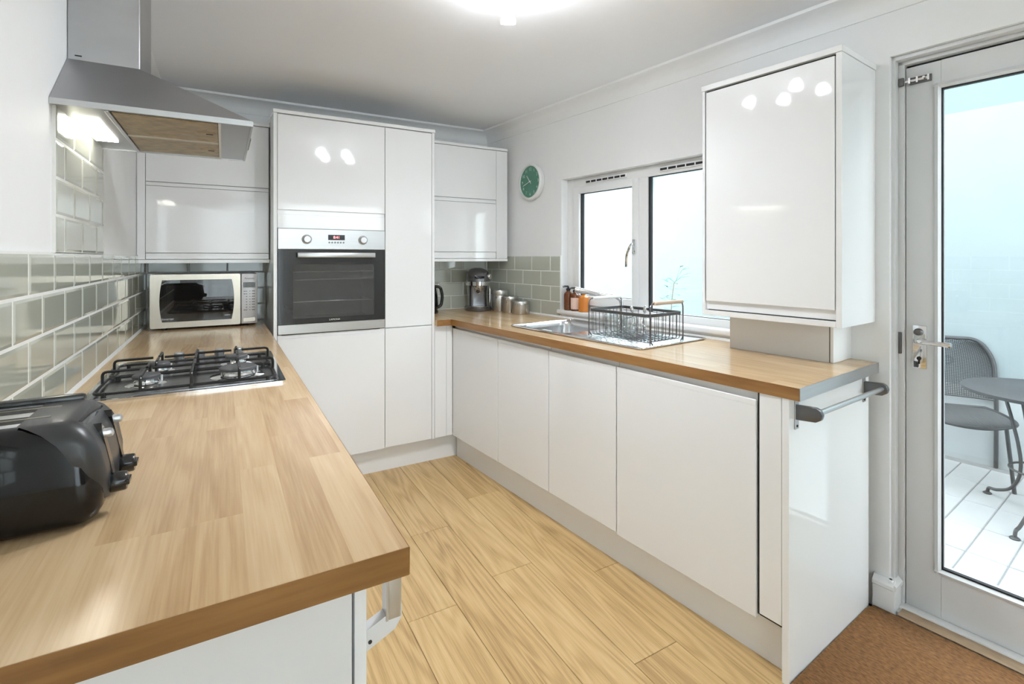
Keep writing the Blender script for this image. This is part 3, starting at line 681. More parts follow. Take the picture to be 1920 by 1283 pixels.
# ------------------------------------------------------------------ oven
OX0, OX1, OZ0, OZ1 = XB + .002, XC - .003, .888, 1.4765
OF = CF - .006
t = Thing('built_in_oven', 'stainless steel and black glass oven built into the tall cabinet', 'oven', (.95, 3.25, OZ0))
cp = t.part('control_panel', MB().box(OX0, OX1, OF, CF + .03, 1.362, OZ1, .0015, 1), 'brushed_steel')
ox = (OX0 + OX1) / 2
for x in (.802, 1.112):
    k = t.part('knob', MB().lathe([(.025, 0), (.025, .003), (.021, .005), (.0195, .024), (.017, .027), (0, .027)], (x, OF, 1.418), 28, dirv=(0, -1, 0)), 'silver_paint', cp)
    t.part('knob_ring', MB().lathe([(.027, 0), (.027, .0012), (0, .0012)], (x, OF + .0002, 1.418), 28, dirv=(0, -1, 0)), 'wire_steel', k)
ds = t.part('display', MB().box(.916, 1.008, OF - .0012, OF + .004, 1.416, 1.446), 'display_dark', cp)
lt = text_mb('8:41', .021); lt.xform(Matrix.Translation((.962, OF - .0018, 1.431)) @ STAND); t.part('display_digits', lt, 'display_red', ds)
for k in range(6): t.part('button', MB().lathe([(.0052, 0), (.0052, .003), (0, .003)], (.922 + k * .0158, OF, 1.402), 10, dirv=(0, -1, 0)), 'wire_steel', cp)
dr = t.part('door', frame_ring(rounded(OX0, OX1, .946, 1.360, .002, 2), rounded(OX0 + .076, OX1 - .064, .975, 1.276, .004, 2), OF + .002, CF + .02), 'oven_black')
t.part('window', MB().box(OX0 + .0765, OX1 - .0645, OF + .0035, OF + .0065, .9755, 1.2755), 'oven_glass', dr)
t.part('handle', MB().box(.750, 1.176, OF - .040, OF - .030, 1.316, 1.343, .003, 2).box(.760, .785, OF - .031, OF + .002, 1.320, 1.339, .002, 1).box(1.140, 1.165, OF - .031, OF + .002, 1.320, 1.339, .002, 1), 'brushed_steel', dr)
lt = text_mb('LAMONA', .0145); lt.xform(Matrix.Translation((.952, OF + .0014, .960)) @ STAND); t.part('door_lettering', lt, 'mark_white', dr)
t.part('trim', MB().box(OX0, OX1, OF, CF + .02, .892, .944, .0015, 1), 'brushed_steel')
t.part('base_gap', MB().box(OX0 + .02, OX1 - .03, OF + .003, CF + .02, .887, .892), 'gasket_black')
cv = t.part('cavity', MB().box(OX0 + .05, OX1 - .05, 3.36, 3.365, .95, 1.31).box(OX0 + .05, OX0 + .055, CF + .021, 3.36, .95, 1.31).box(OX1 - .055, OX1 - .05, CF + .021, 3.36, .95, 1.31).box(OX0 + .05, OX1 - .05, CF + .021, 3.36, .95, .955).box(OX0 + .05, OX1 - .05, CF + .021, 3.36, 1.305, 1.31), 'oven_enamel')
for z in (1.065, 1.190, 1.235):
    q = MB(); q.tube([(OX0 + .060, CF + .04, z), (OX1 - .060, CF + .04, z)], .0035, 8)
    for k in range(12): x = OX0 + .075 + k * .04; q.tube([(x, CF + .04, z), (x, 3.35, z)], .0018, 6)
    t.part('shelf', q, 'chrome', cv)

# ------------------------------------------------------------------ wall cabinets on the back wall
def wall_unit(x0, xd0, xd1, x1, yf, z0, ztop, zd0, s0, s1, label, board_x1=None):
    u = Thing('wall_cabinet', label, 'cabinet', ((x0 + x1) / 2, 3.45, z0))
    u.part('carcass', MB().box(x0 + .002, x1 - .002, yf + .021, 3.598, z0 + .001, ztop - .018), 'carcass_white')
    u.part('upper_door', MB().box(xd0, xd1, yf, yf + .019, s1, ztop - .021, .0015, 1), 'gloss_white')
    u.part('lower_door', MB().box(xd0, xd1, yf, yf + .019, zd0, s0, .0015, 1), 'gloss_white')
    u.part('grip_rail', MB().box(xd0, xd1, yf + .006, yf + .019, s0 + .0025, s1 - .0025, .001, 1), 'gloss_white')
    u.part('grip_rail', MB().box(xd0, xd1, yf + .006, yf + .019, z0 + .022, zd0 - .0025, .001, 1), 'gloss_white')
    if xd0 - x0 > .01: u.part('filler', MB().box(x0 + .001, xd0 - .002, yf + .001, yf + .02, z0 + .021, ztop - .021, .001, 1), 'gloss_white')
    if x1 - xd1 > .01: u.part('filler', MB().box(xd1 + .002, x1 - .001, yf + .001, yf + .02, z0 + .021, ztop - .021, .001, 1), 'gloss_white')
    u.part('bottom_board', MB().box(x0, x1, yf - .002, 3.598, z0, z0 + .019, .001, 1), 'gloss_white')
    u.part('top_board', MB().box(x0, x1, yf - .006, 3.598, ztop - .018, ztop, .001, 1), 'gloss_white')
wall_unit(.001, .040, .628, .632, 3.27, 1.285, 2.098, 1.341, 1.698, 1.722, 'white two-flap wall cabinet above the microwave')
wall_unit(1.566, 1.568, 2.143, 2.238, 3.27, 1.288, 2.125, 1.357, 1.711, 1.741, 'white two-flap wall cabinet above the coffee machine')

# ================================================================== RIGHT RUN
DT = W - .0385
def rbase(y0, y1, label, z0=.160):
    u = Thing('base_cabinet', label, 'cabinet', (.28, (y0 + y1) / 2, 0), FB)
    u.part('carcass', MB().box(.022, .55, y1 + .001, y0 - .001, .152, DT - .14 if y0 > -1.45 else DT).box(.024, .05, y1 + .001, y0 - .001, DT - .14, DT), 'carcass_white')
    d = u.part('door', MB().box(0, .019, y1 + .0018, y0 - .0018, z0, .838, .0015, 1)
        .prism([(0, .838), (.019, .838), (.019, .844), (.012, .849), (.003, .857), (0, .854)], y1 + .0018, y0 - .0018, 'Y'), 'gloss_white')
    u.part('grip_rail', MB().box(.0205, .024, y1 + .001, y0 - .001, .84, DT), 'gloss_white')
    return u
rbase(-.004, -.534, 'white corner base cabinet right of the larder, furthest along the sink run')
rbase(-.536, -.984, 'white base cabinet under the sink bowl', .160)
rbase(-.986, -1.430, 'white base cabinet under the draining board', .160)
rbase(-1.432, -2.034, 'wide white base cabinet door nearest the garden door', .153)
t = Thing('end_panel', 'white end panel with narrow filler closing the sink run', 'cabinet panel', (.28, -2.13, 0), FB)
t.part('filler', MB().box(.004, .022, -2.042, -2.112, .172, DT, .001, 1), 'gloss_white')
t.part('shadow_gap', MB().box(.010, .020, -2.034, -2.0425, .165, DT).box(.010, .020, -2.04, -2.112, .164, .172), 'gasket_black')
t.part('panel', MB().box(.003, .606, -2.135, -2.1135, .0, DT, .001, 1), 'gloss_white')
single('plinth_board', MB().box(.052, .068, -2.112, .03, 0, .151), 'gloss_white', 'white plinth under the sink run cabinets', 'plinth', fr=FB, base=(.06, -1.05, 0))
# worktop with bowl cut-out: corners measured on the photograph (world), the L meets the larder panel
def gl(fr, x, y): v = fr @ Vector((x, y, 0)); return (v.x, v.y)
A0 = (1.5645, 2.980); A1 = (1.662, 2.980); A2 = (1.897, .878)
Bk = gl(FR, -.002, -2.664); Bc = gl(FR, -.002, -.006); Bd = (1.5645, 3.594)
SKX0, SKX1, SKY0, SKY1 = -.530, -.040, -1.035, -1.975       # sink outline in FR
BWX0, BWX1, BWY0, BWY1 = -.490, -.130, -1.075, -1.455       # bowl in FR
h00, h01, h11, h10 = gl(FR, BWX0, BWY0), gl(FR, BWX0, BWY1), gl(FR, BWX1, BWY1), gl(FR, BWX1, BWY0)
t = Thing('worktop', 'oak block worktop on the right carrying sink and coffee machine', 'worktop', (2.0, 2.0, W - .038))
def lerp(a, c, k): return (a[0] + (c[0] - a[0]) * k, a[1] + (c[1] - a[1]) * k)
def at_y(a, c, y): return lerp(a, c, (y - a[1]) / (c[1] - a[1]))
fy0, fy1 = at_y(A1, A2, h00[1] - .0), at_y(A1, A2, h01[1])
by0, by1 = at_y(Bc, Bk, h10[1]), at_y(Bc, Bk, h11[1])
q = MB()
for poly in ([A0, A1, fy0, h00, h10, by0, Bc, Bd], [fy0, fy1, h01, h00], [h10, h11, by1, by0], [fy1, A2, Bk, by1, h11, h01]):
    q.prism(poly, W - .038, W, 'Z')
# the right worktop's grain follows its own run: build in FB so that Object Y is the run direction
q.xform(FB.inverted())
t.o.matrix_world = FB; t.base = Vector((0, 0, 0))
t.part('top', q, 'worktop_oak')
def strip(a, c, th=.0016, z0=W - .0383, z1=W + .0003):
    d = Vector((c[0] - a[0], c[1] - a[1])); n = Vector((-d.y, d.x)).normalized() * th
    return MB().prism([a, c, (c[0] + n.x, c[1] + n.y), (a[0] + n.x, a[1] + n.y)], z0, z1, 'Z')
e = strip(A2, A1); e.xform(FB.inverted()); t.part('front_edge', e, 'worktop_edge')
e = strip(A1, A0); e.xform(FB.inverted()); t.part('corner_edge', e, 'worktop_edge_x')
e = strip(A2, Bk, -.0022, W - .0385, W + .0012); e.xform(FB.inverted()); t.part('end_strip', e, 'brushed_steel', label='brushed metal end strip')

# ------------------------------------------------------------------ sink
t = Thing('sink', 'stainless steel sink with bowl and draining board by the window', 'sink', (-.29, -1.5, W), FR)
SKZ = W + .0005
q = MB(); bm = q.bm
o_ = rounded(SKX0, SKX1, SKY1, SKY0, .025, 5); o2 = rounded(SKX0 + .006, SKX1 - .006, SKY1 + .006, SKY0 - .006, .02, 5); bi = rounded(BWX0, BWX1, BWY1, BWY0, .06, 7)
def loop(pts, z): return [bm.verts.new((x, y, z)) for x, y in pts]
l0, l1, l2 = loop(o_, SKZ), loop(o2, SKZ + .006), loop(bi, SKZ + .004)
def es(l): return [bm.edges.get((l[k], l[(k + 1) % len(l)])) or bm.edges.new((l[k], l[(k + 1) % len(l)])) for k in range(len(l))]
def skin(a, c):
    for k in range(len(a)): bm.faces.new([a[k], a[(k + 1) % len(a)], c[(k + 1) % len(a)], c[k]])
skin(l0, l1)
bmesh.ops.triangle_fill(bm, use_beauty=True, edges=es(l1) + es(l2))
t.part('rim', q, 'sink_steel', smooth=50)
q = MB(); bm = q.bm
def sh_(d): return rounded(BWX0 + d, BWX1 - d, BWY1 + d, BWY0 - d, .06 - d * .3, 7)
ls = [loop(sh_(d), z) for d, z in ((0, SKZ + .004), (.004, SKZ - .002), (.006, W - .02), (.012, W - .13), (.022, W - .150), (.045, W - .156))]
for a, c in zip(ls, ls[1:]): skin(a, c)
bm.faces.new(ls[-1])
bw = t.part('bowl', q, 'sink_steel', smooth=60)
t.part('waste', MB().lathe([(.042, 0), (.040, .003), (.03, .0015), (0, .001)], ((BWX0 + BWX1) / 2, (BWY0 + BWY1) / 2, W - .156), 24), 'chrome', bw)
for k in range(9):
    x = BWX0 + .02 + k * .042; t.part('drainer_ridge', MB().tube([(x, -1.53, SKZ + .0045), (x, -1.92, SKZ + .0035)], .005, 8, flat=.003), 'sink_steel')
q = MB().tube([(x, y, SKZ + .005) for x, y in o_], .0035, 8, closed=True)
t.part('edge_roll', q, 'chrome')

# tap: swan neck mixer behind the bowl, spout turned over the bowl
t = Thing('mixer_tap', 'chrome swan neck mixer tap behind the dish rack', 'tap', (-.085, -1.478, W + .005), FR)
t.part('base', MB().lathe([(.027, 0), (.027, .006), (.021, .012), (.020, .055), (.016, .060), (0, .060)], (-.085, -1.478, W + .0055), 24), 'chrome')
sp = t.part('spout', MB().tube(fillet([(-.085, -1.478, W + .05), (-.085, -1.478, 1.075), (-.110, -1.455, 1.100), (-.150, -1.400, 1.105), (-.235, -1.300, 1.128)], .05, 8), .0115, 12), 'chrome')
t.part('spray_head', MB().tube([(-.170, -1.378, 1.110), (-.22, -1.318, 1.124), (-.252, -1.280, 1.133)], [.012, .0155, .0165], 14), 'chrome', sp)
t.part('lever', MB().tube([(-.085, -1.490, W + .055), (-.080, -1.555, W + .075)], .006, 8), 'chrome')

# dish rack
RX0, RX1, RY0, RY1, RZ = -.452, -.205, -1.590, -1.955, 1.058
t = Thing('dish_rack', 'dark wire dish rack with two grips on the draining board', 'dish rack', (-.33, -1.775, W + .008), FR)
q = MB(); rp = rounded(RX0, RX1, RY1, RY0, .022, 5)
n = len(rp)
ov = [q.bm.verts.new((x, y, z)) for z in (RZ - .007, RZ + .007) for x, y in rp]
ri = rounded(RX0 + .004, RX1 - .004, RY1 + .004, RY0 - .004, .018, 5)
iv = [q.bm.verts.new((x, y, z)) for z in (RZ - .007, RZ + .007) for x, y in ri]
for k in range(n):
    k2 = (k + 1) % n
    q.bm.faces.new([ov[k], ov[k2], ov[n + k2], ov[n + k]]); q.bm.faces.new([iv[k], iv[n + k], iv[n + k2], iv[k2]])
    q.bm.faces.new([ov[n + k], ov[n + k2], iv[n + k2], iv[n + k]]); q.bm.faces.new([ov[k], iv[k], iv[k2], ov[k2]])
t.part('top_rim', q, 'wire_steel')
ZF = W + .018
xs = [RX0 + .02 + k * (RX1 - RX0 - .04) / 8 for k in range(9)]; ys_ = [RY0 - .03 - k * (RY0 - RY1 - .06) / 8 for k in range(9)]
for k, x in enumerate(xs):
    t.part('cross_wire', MB().tube(fillet([(x, RY0 - .002, RZ), (x, RY0 - .004, ZF), (x, RY1 + .004, ZF), (x, RY1 + .002, RZ)], .012, 3), .0017, 6), 'wire_steel')
for y in ys_:
    t.part('side_wire', MB().tube(fillet([(RX0 + .002, y, RZ), (RX0 + .004, y, ZF), (RX1 - .004, y, ZF), (RX1 - .002, y, RZ)], .012, 3), .0017, 6), 'wire_steel')
for y, gm, gl_ in ((RY0 + .004, 'white_grip', 'white grip'), (RY1 - .004, 'wood_grip', 'pale wooden grip')):
    h = t.part('handle_frame', MB().tube(fillet([(RX0 + .004, y, W + .0085), (RX0 + .004, y, 1.112), (RX1 - .004, y, 1.112), (RX1 - .004, y, W + .0085)], .030, 6), .003, 8), 'wire_steel')
    t.part('grip', MB().cyl((RX0 + .030, y, 1.112), (RX1 - .012, y, 1.112), .009, seg=14), gm, h, label=gl_)
    for x in (RX0 + .004, RX1 - .004): t.part('foot', MB().tube([(x, y, W + .03), (x + (.018 if x < -.3 else -.018), y, W + .0095)], .003, 6), 'wire_steel', h)
# things drying in the rack
def tumbler(x, y, r, h, label, z=W + .0205):
    u = Thing('drinking_glass', label, 'glass', (x, y, z), FR, group='glasses drying in the rack')
    u.part('wall', MB().lathe([(r * 1.12, 0), (r * 1.13, .002), (r, h - .004), (r * .93, h), (0, h)], (x, y, z), 28), 'tumbler_glass')
tumbler(-.375, -1.665, .034, .095, 'upturned drinking glass at the near left of the dish rack')
tumbler(-.290, -1.655, .033, .090, 'upturned drinking glass in the middle of the dish rack')
tumbler(-.345, -1.760, .035, .098, 'upturned drinking glass standing nearest the rack front')
t = Thing('cutlery_basket', 'small wire basket with cutlery inside the dish rack', 'basket', (-.255, -1.74, W + .0205), FR)
q = MB()
for k in range(14):
    a = 2 * math.pi * k / 14; q.tube([(-.255 + .030 * math.cos(a), -1.74 + .030 * math.sin(a), W + .021), (-.255 + .036 * math.cos(a), -1.74 + .036 * math.sin(a), W + .095)], .0012, 5)
t.part('wire_wall', q, 'chrome')
for z, r in ((W + .022, .030), (W + .06, .0335), (W + .095, .036)):
    t.part('wire_ring', MB().tube([(-.255 + r * math.cos(2 * math.pi * k / 20), -1.74 + r * math.sin(2 * math.pi * k / 20), z) for k in range(20)], .0016, 5, closed=True), 'chrome')
def fork(x, y, tx, ty, h, label):
    u = Thing('spoon', label, 'cutlery', (x, y, W + .022), FR, group='cutlery in the drying basket')
    d = Vector((tx, ty, h))
    u.part('handle', MB().tube([Vector((x, y, W + .022)), Vector((x, y, W + .022)) + d * .8], .0024, 6, flat=.001), 'chrome')
    u.part('head', MB().lathe([(.001, 0), (.008, .008), (.0095, .020), (.006, .034), (0, .040)], Vector((x, y, W + .022)) + d * .78, 12, dirv=d.normalized()), 'chrome')
fork(-.262, -1.735, -.020, .020, .125, 'spoon leaning left in the drying basket'); fork(-.248, -1.745, .022, -.012, .12, 'spoon leaning right in the drying basket'); fork(-.256, -1.752, -.004, -.03, .13, 'spoon leaning forward in the drying basket')
# sponges in the bowl
t = Thing('dish_sponge', 'white dish sponge lying on the bowl edge', 'sponge', (-.45, -1.27, W - .01), FR)
t.part('pad', MB().box(-.488, -.425, -1.215, -1.285, W - .030, W - .004, .006, 2), 'sponge_white'); t.part('scourer', MB().box(-.487, -.426, -1.216, -1.284, W - .036, W - .030, .002, 1), 'sponge_red')
single('dish_cloth', MB().lathe([(.0, 0), (.028, .002), (.036, .012), (.030, .024), (.014, .030), (0, .031)], (-.450, -1.335, W - .034), 14), 'sponge_red', 'crumpled red dish cloth in the sink bowl', 'cloth', (-.450, -1.335, W - .034), FR)

# ------------------------------------------------------------------ boiler cupboard, boxing
CX0, CY0, CY1, CZ0_, CZ1_ = -.305, -2.122, -2.655, 1.072, 2.046
t = Thing('wall_cabinet', 'large white wall cabinet between window and garden door', 'cabinet', (-.15, -2.39, CZ0_), FR)
t.part('carcass', MB().box(CX0 + .022, -.001, CY0 - .001, CY1 + .020, CZ0_ + .02, CZ1_ - .024), 'carcass_white')
t.part('side_panel', MB().box(CX0, -.0005, CY1, CY1 + .019, CZ0_, CZ1_ - .022, .001, 1), 'gloss_white')
t.part('side_panel', MB().box(CX0, -.0005, CY0 - .011, CY0, CZ0_, CZ1_ - .022, .001, 1), 'gloss_white')
t.part('door', MB().box(CX0 + .001, CX0 + .020, CY0 - .016, CY1 + .023, CZ0_ + .060, CZ1_ - .030, .0015, 1), 'gloss_white')
t.part('shadow_gap', MB().box(CX0 + .016, CX0 + .0215, CY0 - .011, CY1 + .02, CZ1_ - .032, CZ1_ - .022).box(CX0 + .016, CX0 + .0215, CY0 - .011, CY0 - .017, CZ0_ + .06, CZ1_ - .03).box(CX0 + .014, CX0 + .0215, CY0 - .02, CY1 + .022, CZ0_ + .0215, CZ0_ + .0245), 'gasket_black')
t.part('grip_rail', MB().box(CX0 + .014, CX0 + .024, CY0 - .012, CY1 + .02, CZ0_ + .025, CZ0_ + .060), 'gloss_white')
t.part('bottom_board', MB().box(CX0 + .0005, -.001, CY0 - .011, CY1 + .0195, CZ0_, CZ0_ + .021, .001, 1), 'gloss_white')
t.part('top_board', MB().box(CX0 - .004, -.0005, CY0 + .003, CY1 - .003, CZ1_ - .0215, CZ1_, .001, 1), 'gloss_white')
t = Thing('pipe_boxing', 'pale boxed-in panel standing on the worktop under the wall cabinet', 'boxing', (-.08, -2.37, W), FR)
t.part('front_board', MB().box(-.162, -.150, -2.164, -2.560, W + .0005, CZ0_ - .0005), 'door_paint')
t.part('side_board', MB().box(-.162, -.001, -2.562, -2.574, W + .0005, CZ0_ - .0005, .001, 1), 'wall_paint')
t.part('back_board', MB().box(-.150, -.001, -2.164, -2.172, W + .0005, CZ0_ - .0005), 'wall_paint')
t.part('joint', MB().box(-.1624, -.160, -2.5595, -2.5625, W + .001, CZ0_ - .001), 'mark_grey')

# ------------------------------------------------------------------ towel rail on the end panel
t = Thing('towel_rail', 'steel towel rail on the end panel under the right worktop', 'towel rail', (.3, -2.17, .83), FB)
for x in (.048, .560):
    p = t.part('bracket', MB().box(x - .012, x + .012, -2.1385, -2.1352, .782, .880, .001, 1), 'brushed_steel_dark')
    t.part('arm', MB().prism([(-2.137, .812), (-2.195, .818), (-2.210, .828), (-2.214, .842), (-2.208, .856), (-2.195, .862), (-2.137, .858)], x - .009, x + .009, 'X', .003), 'wire_steel', p)
    t.part('screw', MB().lathe([(.004, 0), (.004, .0015), (0, .0015)], (x, -2.1385, .792), 10, dirv=(0, -1, 0)), 'gasket_black', p)
t.part('rail', MB().cyl((.050, -2.194, .842), (.558, -2.194, .842), .0085, seg=16), 'brushed_steel')

# ------------------------------------------------------------------ coffee machine (local frame: front = -Y)
t = Thing('coffee_machine', 'dark grey domed espresso machine in the far right corner', 'coffee machine', (2.055, 3.40, W), rz=-14)
def lp(name, mb, mat, parent=None, smooth=45): return t.part(name, mb, mat, parent, smooth, local=True)
def ell(rx, ry, cy, n=28): return [(rx * math.cos(2 * math.pi * k / n), cy + ry * math.sin(2 * math.pi * k / n)) for k in range(n)]
def loft(levels):
    q = MB(); rings = []
    for z, pts in levels: rings.append([q.bm.verts.new((x, y, z)) for x, y in pts])
    for a, c in zip(rings, rings[1:]):
        for k in range(len(a)): q.bm.faces.new([a[k], a[(k + 1) % len(a)], c[(k + 1) % len(a)], c[k]])
    q.bm.faces.new(rings[0][::-1]); q.bm.faces.new(rings[-1]); return q
lp('base', loft([(.001, ell(.098, .115, -.005)), (.008, ell(.102, .120, -.005)), (.028, ell(.101, .119, -.005)), (.034, ell(.094, .112, -.005))]), 'coffee_metal')
lp('drip_tray', MB().prism(ell(.074, .060, -.055), .034, .037, 'Z'), 'chrome')
lp('column', loft([(.030, rounded(-.068, .068, -.035, .095, .03)), (.11, rounded(-.066, .066, -.025, .095, .03)), (.20, rounded(-.072, .072, -.045, .098, .035))]), 'coffee_metal')
hd = lp('head', loft([(.185, ell(.080, .095, -.005)), (.195, ell(.088, .105, -.007)), (.250, ell(.090, .106, -.006)), (.285, ell(.080, .094, 0)), (.308, ell(.056, .066, .004)), (.318, ell(.026, .03, .006))]), 'coffee_metal')
lp('badge', MB().box(-.046, .026, -.117, -.100, .243, .262, .003), 'black_gloss', hd)
lp('chrome_band', loft([(.188, ell(.086, .103, -.007)), (.190, ell(.0905, .1085, -.007)), (.218, ell(.0912, .109, -.007)), (.220, ell(.088, .105, -.007))]), 'chrome', hd)
lp('steam_dial', MB().lathe([(.022, 0), (.021, .012), (.017, .016), (0, .017)], (.072, -.066, .256), 20, dirv=(.72, -.7, .0)), 'chrome', hd)
gp = lp('group_head', MB().lathe([(.036, 0), (.036, -.018), (.030, -.024), (.028, -.040), (.012, -.046), (.010, -.060), (0, -.060)], (-.005, -.062, .190), 24), 'chrome')
lp('portafilter_handle', MB().tube([(-.012, -.09, .160), (-.030, -.150, .150)], [.009, .013], 10), 'black_plastic', gp)
lp('steam_wand', MB().tube(fillet([(.070, -.060, .190), (.074, -.085, .165), (.072, -.085, .060)], .015), .0045, 8), 'chrome')

# canisters along the right wall
for y, r, zt_, lab in ((-.300, .058, 1.078, 'tall steel storage canister next to the coffee machine'), (-.425, .057, 1.038, 'medium steel storage canister in the row of three'), (-.553, .062, 1.012, 'short wide steel storage canister nearest the sink')):
    u = Thing('storage_canister', lab, 'canister', (-.088, y, W), FR, group='steel canisters by the coffee machine')
    h = zt_ - W
    u.part('body', MB().lathe([(r * .97, .0004), (r, .004), (r, h * .72), (r * .985, h * .73), (0, h * .73)], (-.088, y, W), 36), 'canister_steel')
    ld = u.part('lid', MB().lathe([(r * 1.02, h * .732), (r * 1.03, h * .74), (r * 1.03, h * .93), (r * .99, h * .975), (r * .80, h * .985), (0, h)], (-.088, y, W), 36), 'canister_steel')
    u.part('clasp', MB().tube(fillet([(-.088 - r * .9, y - r * .55, W + h * .62), (-.088 - r * 1.05, y - r * .62, W + h * .70), (-.088 - r * .9, y - r * .55, W + h * .86)], .01), .0022, 6), 'chrome', ld)

# kettle half hidden behind the larder
t = Thing('kettle', 'black kettle whose handle peeks out beside the larder cabinet', 'kettle', (1.655, 3.40, W))
t.part('base', MB().lathe([(.078, .0004), (.080, .014), (.074, .020), (0, .020)], (1.655, 3.40, W), 32), 'black_plastic')
t.part('body', MB().lathe([(.072, .021), (.078, .05), (.074, .12), (.062, .185), (.054, .200), (0, .204)], (1.655, 3.40, W), 32), 'black_gloss')
t.part('lid_knob', MB().lathe([(.012, .203), (.016, .214), (.010, .222), (0, .223)], (1.655, 3.40, W), 16), 'black_plastic')
t.part('handle', MB().tube(fillet([(1.700, 3.395, W + .19), (1.752, 3.392, W + .185), (1.768, 3.390, W + .12), (1.758, 3.392, W + .05), (1.722, 3.395, W + .035)], .045, 6), .011, 10), 'black_plastic')
t.part('spout', MB().prism([(1.60, W + .14), (1.565, W + .185), (1.575, W + .195), (1.62, W + .19)], 3.385, 3.415, 'Y', .004), 'black_gloss')

# soap bottles on the sill
def bottle(y, r, h, mat, label, pump=True, lab=None, x=.012):
    u = Thing('soap_bottle', label, 'bottle', (x, y, .972), FR, group='bottles on the window sill')
    z = .972
    u.part('body', MB().lathe([(r * .92, .0004), (r, .004), (r, h * .58), (r * .92, h * .68), (r * .5, h * .76), (r * .36, h * .78), (r * .36, h * .83), (0, h * .83)], (x, y, z), 28), mat)
    if lab: u.part('label_sticker', MB().lathe([(r * 1.012, h * .08), (r * 1.012, h * .56)], (x, y, z), 28), lab)
    if pump:
        p = u.part('pump_collar', MB().lathe([(r * .50, h * .79), (r * .50, h * .885), (r * .30, h * .90), (r * .20, h * .905), (r * .20, h * .965), (0, h * .965)], (x, y, z), 18), 'black_plastic')
        u.part('pump_nozzle', MB().tube([(x, y, z + h * .965), (x - .018, y + .012, z + h * .97), (x - .030, y + .022, z + h * .945)], .0058, 8), 'black_plastic', p)
    else: u.part('cap', MB().lathe([(r * .42, h * .82), (r * .42, h * .98), (0, h)], (x, y, z), 18), 'black_plastic')
bottle(-.938, .029, .160, 'amber_glass', 'amber soap bottle with black pump at the corner of the window sill')
bottle(-1.004, .029, .152, 'amber_glass', 'amber soap bottle with pink label in the middle of the window sill', lab='label_pink')
bottle(-1.082, .034, .138, 'orange_soap', 'bright orange soap bottle nearest the tap on the window sill', pump=False)

# ------------------------------------------------------------------ wall clock
CKY, CKZ, CKR = -.590, 1.851, .126
t = Thing('wall_clock', 'round white wall clock with green dial beside the window', 'clock', (0, CKY, CKZ), FR)
t.part('case', MB().lathe([(CKR * .96, .001), (CKR * 1.02, .010), (CKR * 1.02, .034), (CKR * .97, .042), (CKR * .90, .043), (CKR * .885, .036), (CKR * .885, .030), (0, .030)], (0, CKY, CKZ), 56, dirv=(-1, 0, 0)), 'clock_white')
dl = t.part('dial', MB().lathe([(CKR * .883, .0302), (CKR * .883, .031), (0, .031)], (0, CKY, CKZ), 56, dirv=(-1, 0, 0)), 'clock_green')
# facing -x of FR: text's X -> -Y of FR, text's Y -> Z
FACE = Matrix(((0, 0, -1, -.0316), (-1, 0, 0, CKY), (0, 1, 0, CKZ), (0, 0, 0, 1)))
q = MB()
for k in range(1, 13):
    a = R_(90 - 30 * k); lt = text_mb(str(k), .030); lt.xform(Matrix.Translation((.088 * math.cos(a), .088 * math.sin(a), 0)))
    me = bpy.data.meshes.new('n'); lt.bm.to_mesh(me); lt.bm.free(); q.bm.from_mesh(me); bpy.data.meshes.remove(me)
q.xform(FACE); t.part('numerals', q, 'clock_marks', dl)
def hand(deg, ln, wd_, back, lift):
    a = R_(90 - deg); h = MB().box(-back, ln, -wd_, wd_, lift, lift + .001); h.xform(FACE @ Matrix.Rotation(a, 4, 'Z')); return h
t.part('hour_hand', hand(322, .058, .0028, .018, .002), 'clock_white', dl)
t.part('minute_hand', hand(252, .080, .0018, .018, .004), 'clock_white', dl)
t.part('hub', MB().lathe([(.005, .031), (.005, .039), (0, .039)], (0, CKY, CKZ), 12, dirv=(-1, 0, 0)), 'clock_white', dl)

# ------------------------------------------------------------------ doormat
mtp = [gl(FB, .004, -2.138), gl(FB, .570, -2.138), gl(FR, -.028, -2.658), gl(FR, -.026, -3.62), gl(FR, -.640, -3.62)]
single('doormat', MB().prism(mtp, .0005, .014, 'Z', .003), 'coir', 'brown coir mat on the floor before the garden door', 'doormat', (2.2, .5, 0))

# ------------------------------------------------------------------ ceiling spotlights
def spotlight(cx, cy, heads, mat, label):
    t = Thing('ceiling_spotlight', label, 'ceiling light', (cx, cy, CEIL - .03))
    t.part('ceiling_plate', MB().lathe([(.088, 0), (.090, -.004), (.088, -.020), (.080, -.026), (0, -.026)], (cx, cy, CEIL), 40), 'clock_white')
    for hx, hy, hz, aim in heads:
        p0 = Vector((cx + (hx - cx) * .42, cy + (hy - cy) * .42, CEIL - .024)); tip = Vector((hx, hy, hz - .018))
        ax = Vector(aim).normalized(); top = tip - ax * .100
        a = t.part('arm', MB().tube(fillet([p0, (p0 + top) / 2 + Vector((0, 0, -.004)), top], .01, 3), .005, 8), 'chrome')
        h = t.part('lamp_holder', MB().lathe([(.010, 0), (.0165, .004), (.0165, .052), (.015, .054), (0, .054)], top, 20, dirv=ax), 'clock_white', a)
        b_ = t.part('bulb', MB().lathe([(.0155, .0545), (.0175, .062), (.026, .082), (.0270, .098), (.0265, .101), (.0245, .101), (.0240, .084), (0, .083)], top, 24, dirv=ax), 'bulb_side', a)
        t.part('bulb_face', MB().lathe([(.0236, .0842), (.0230, .0850), (.012, .0865), (0, .087)], top, 24, dirv=ax), mat, a)
spotlight(1.260, 1.430, [(1.310, 1.620, 2.200, (.28, .50, -1)), (1.120, 1.500, 2.225, (-.22, .42, -1)), (1.400, 1.340, 2.205, (.05, .10, -1)), (1.190, 1.270, 2.215, (-.30, -.10, -1))], 'bulb_glow', 'white four-lamp ceiling spotlight over the kitchen floor')

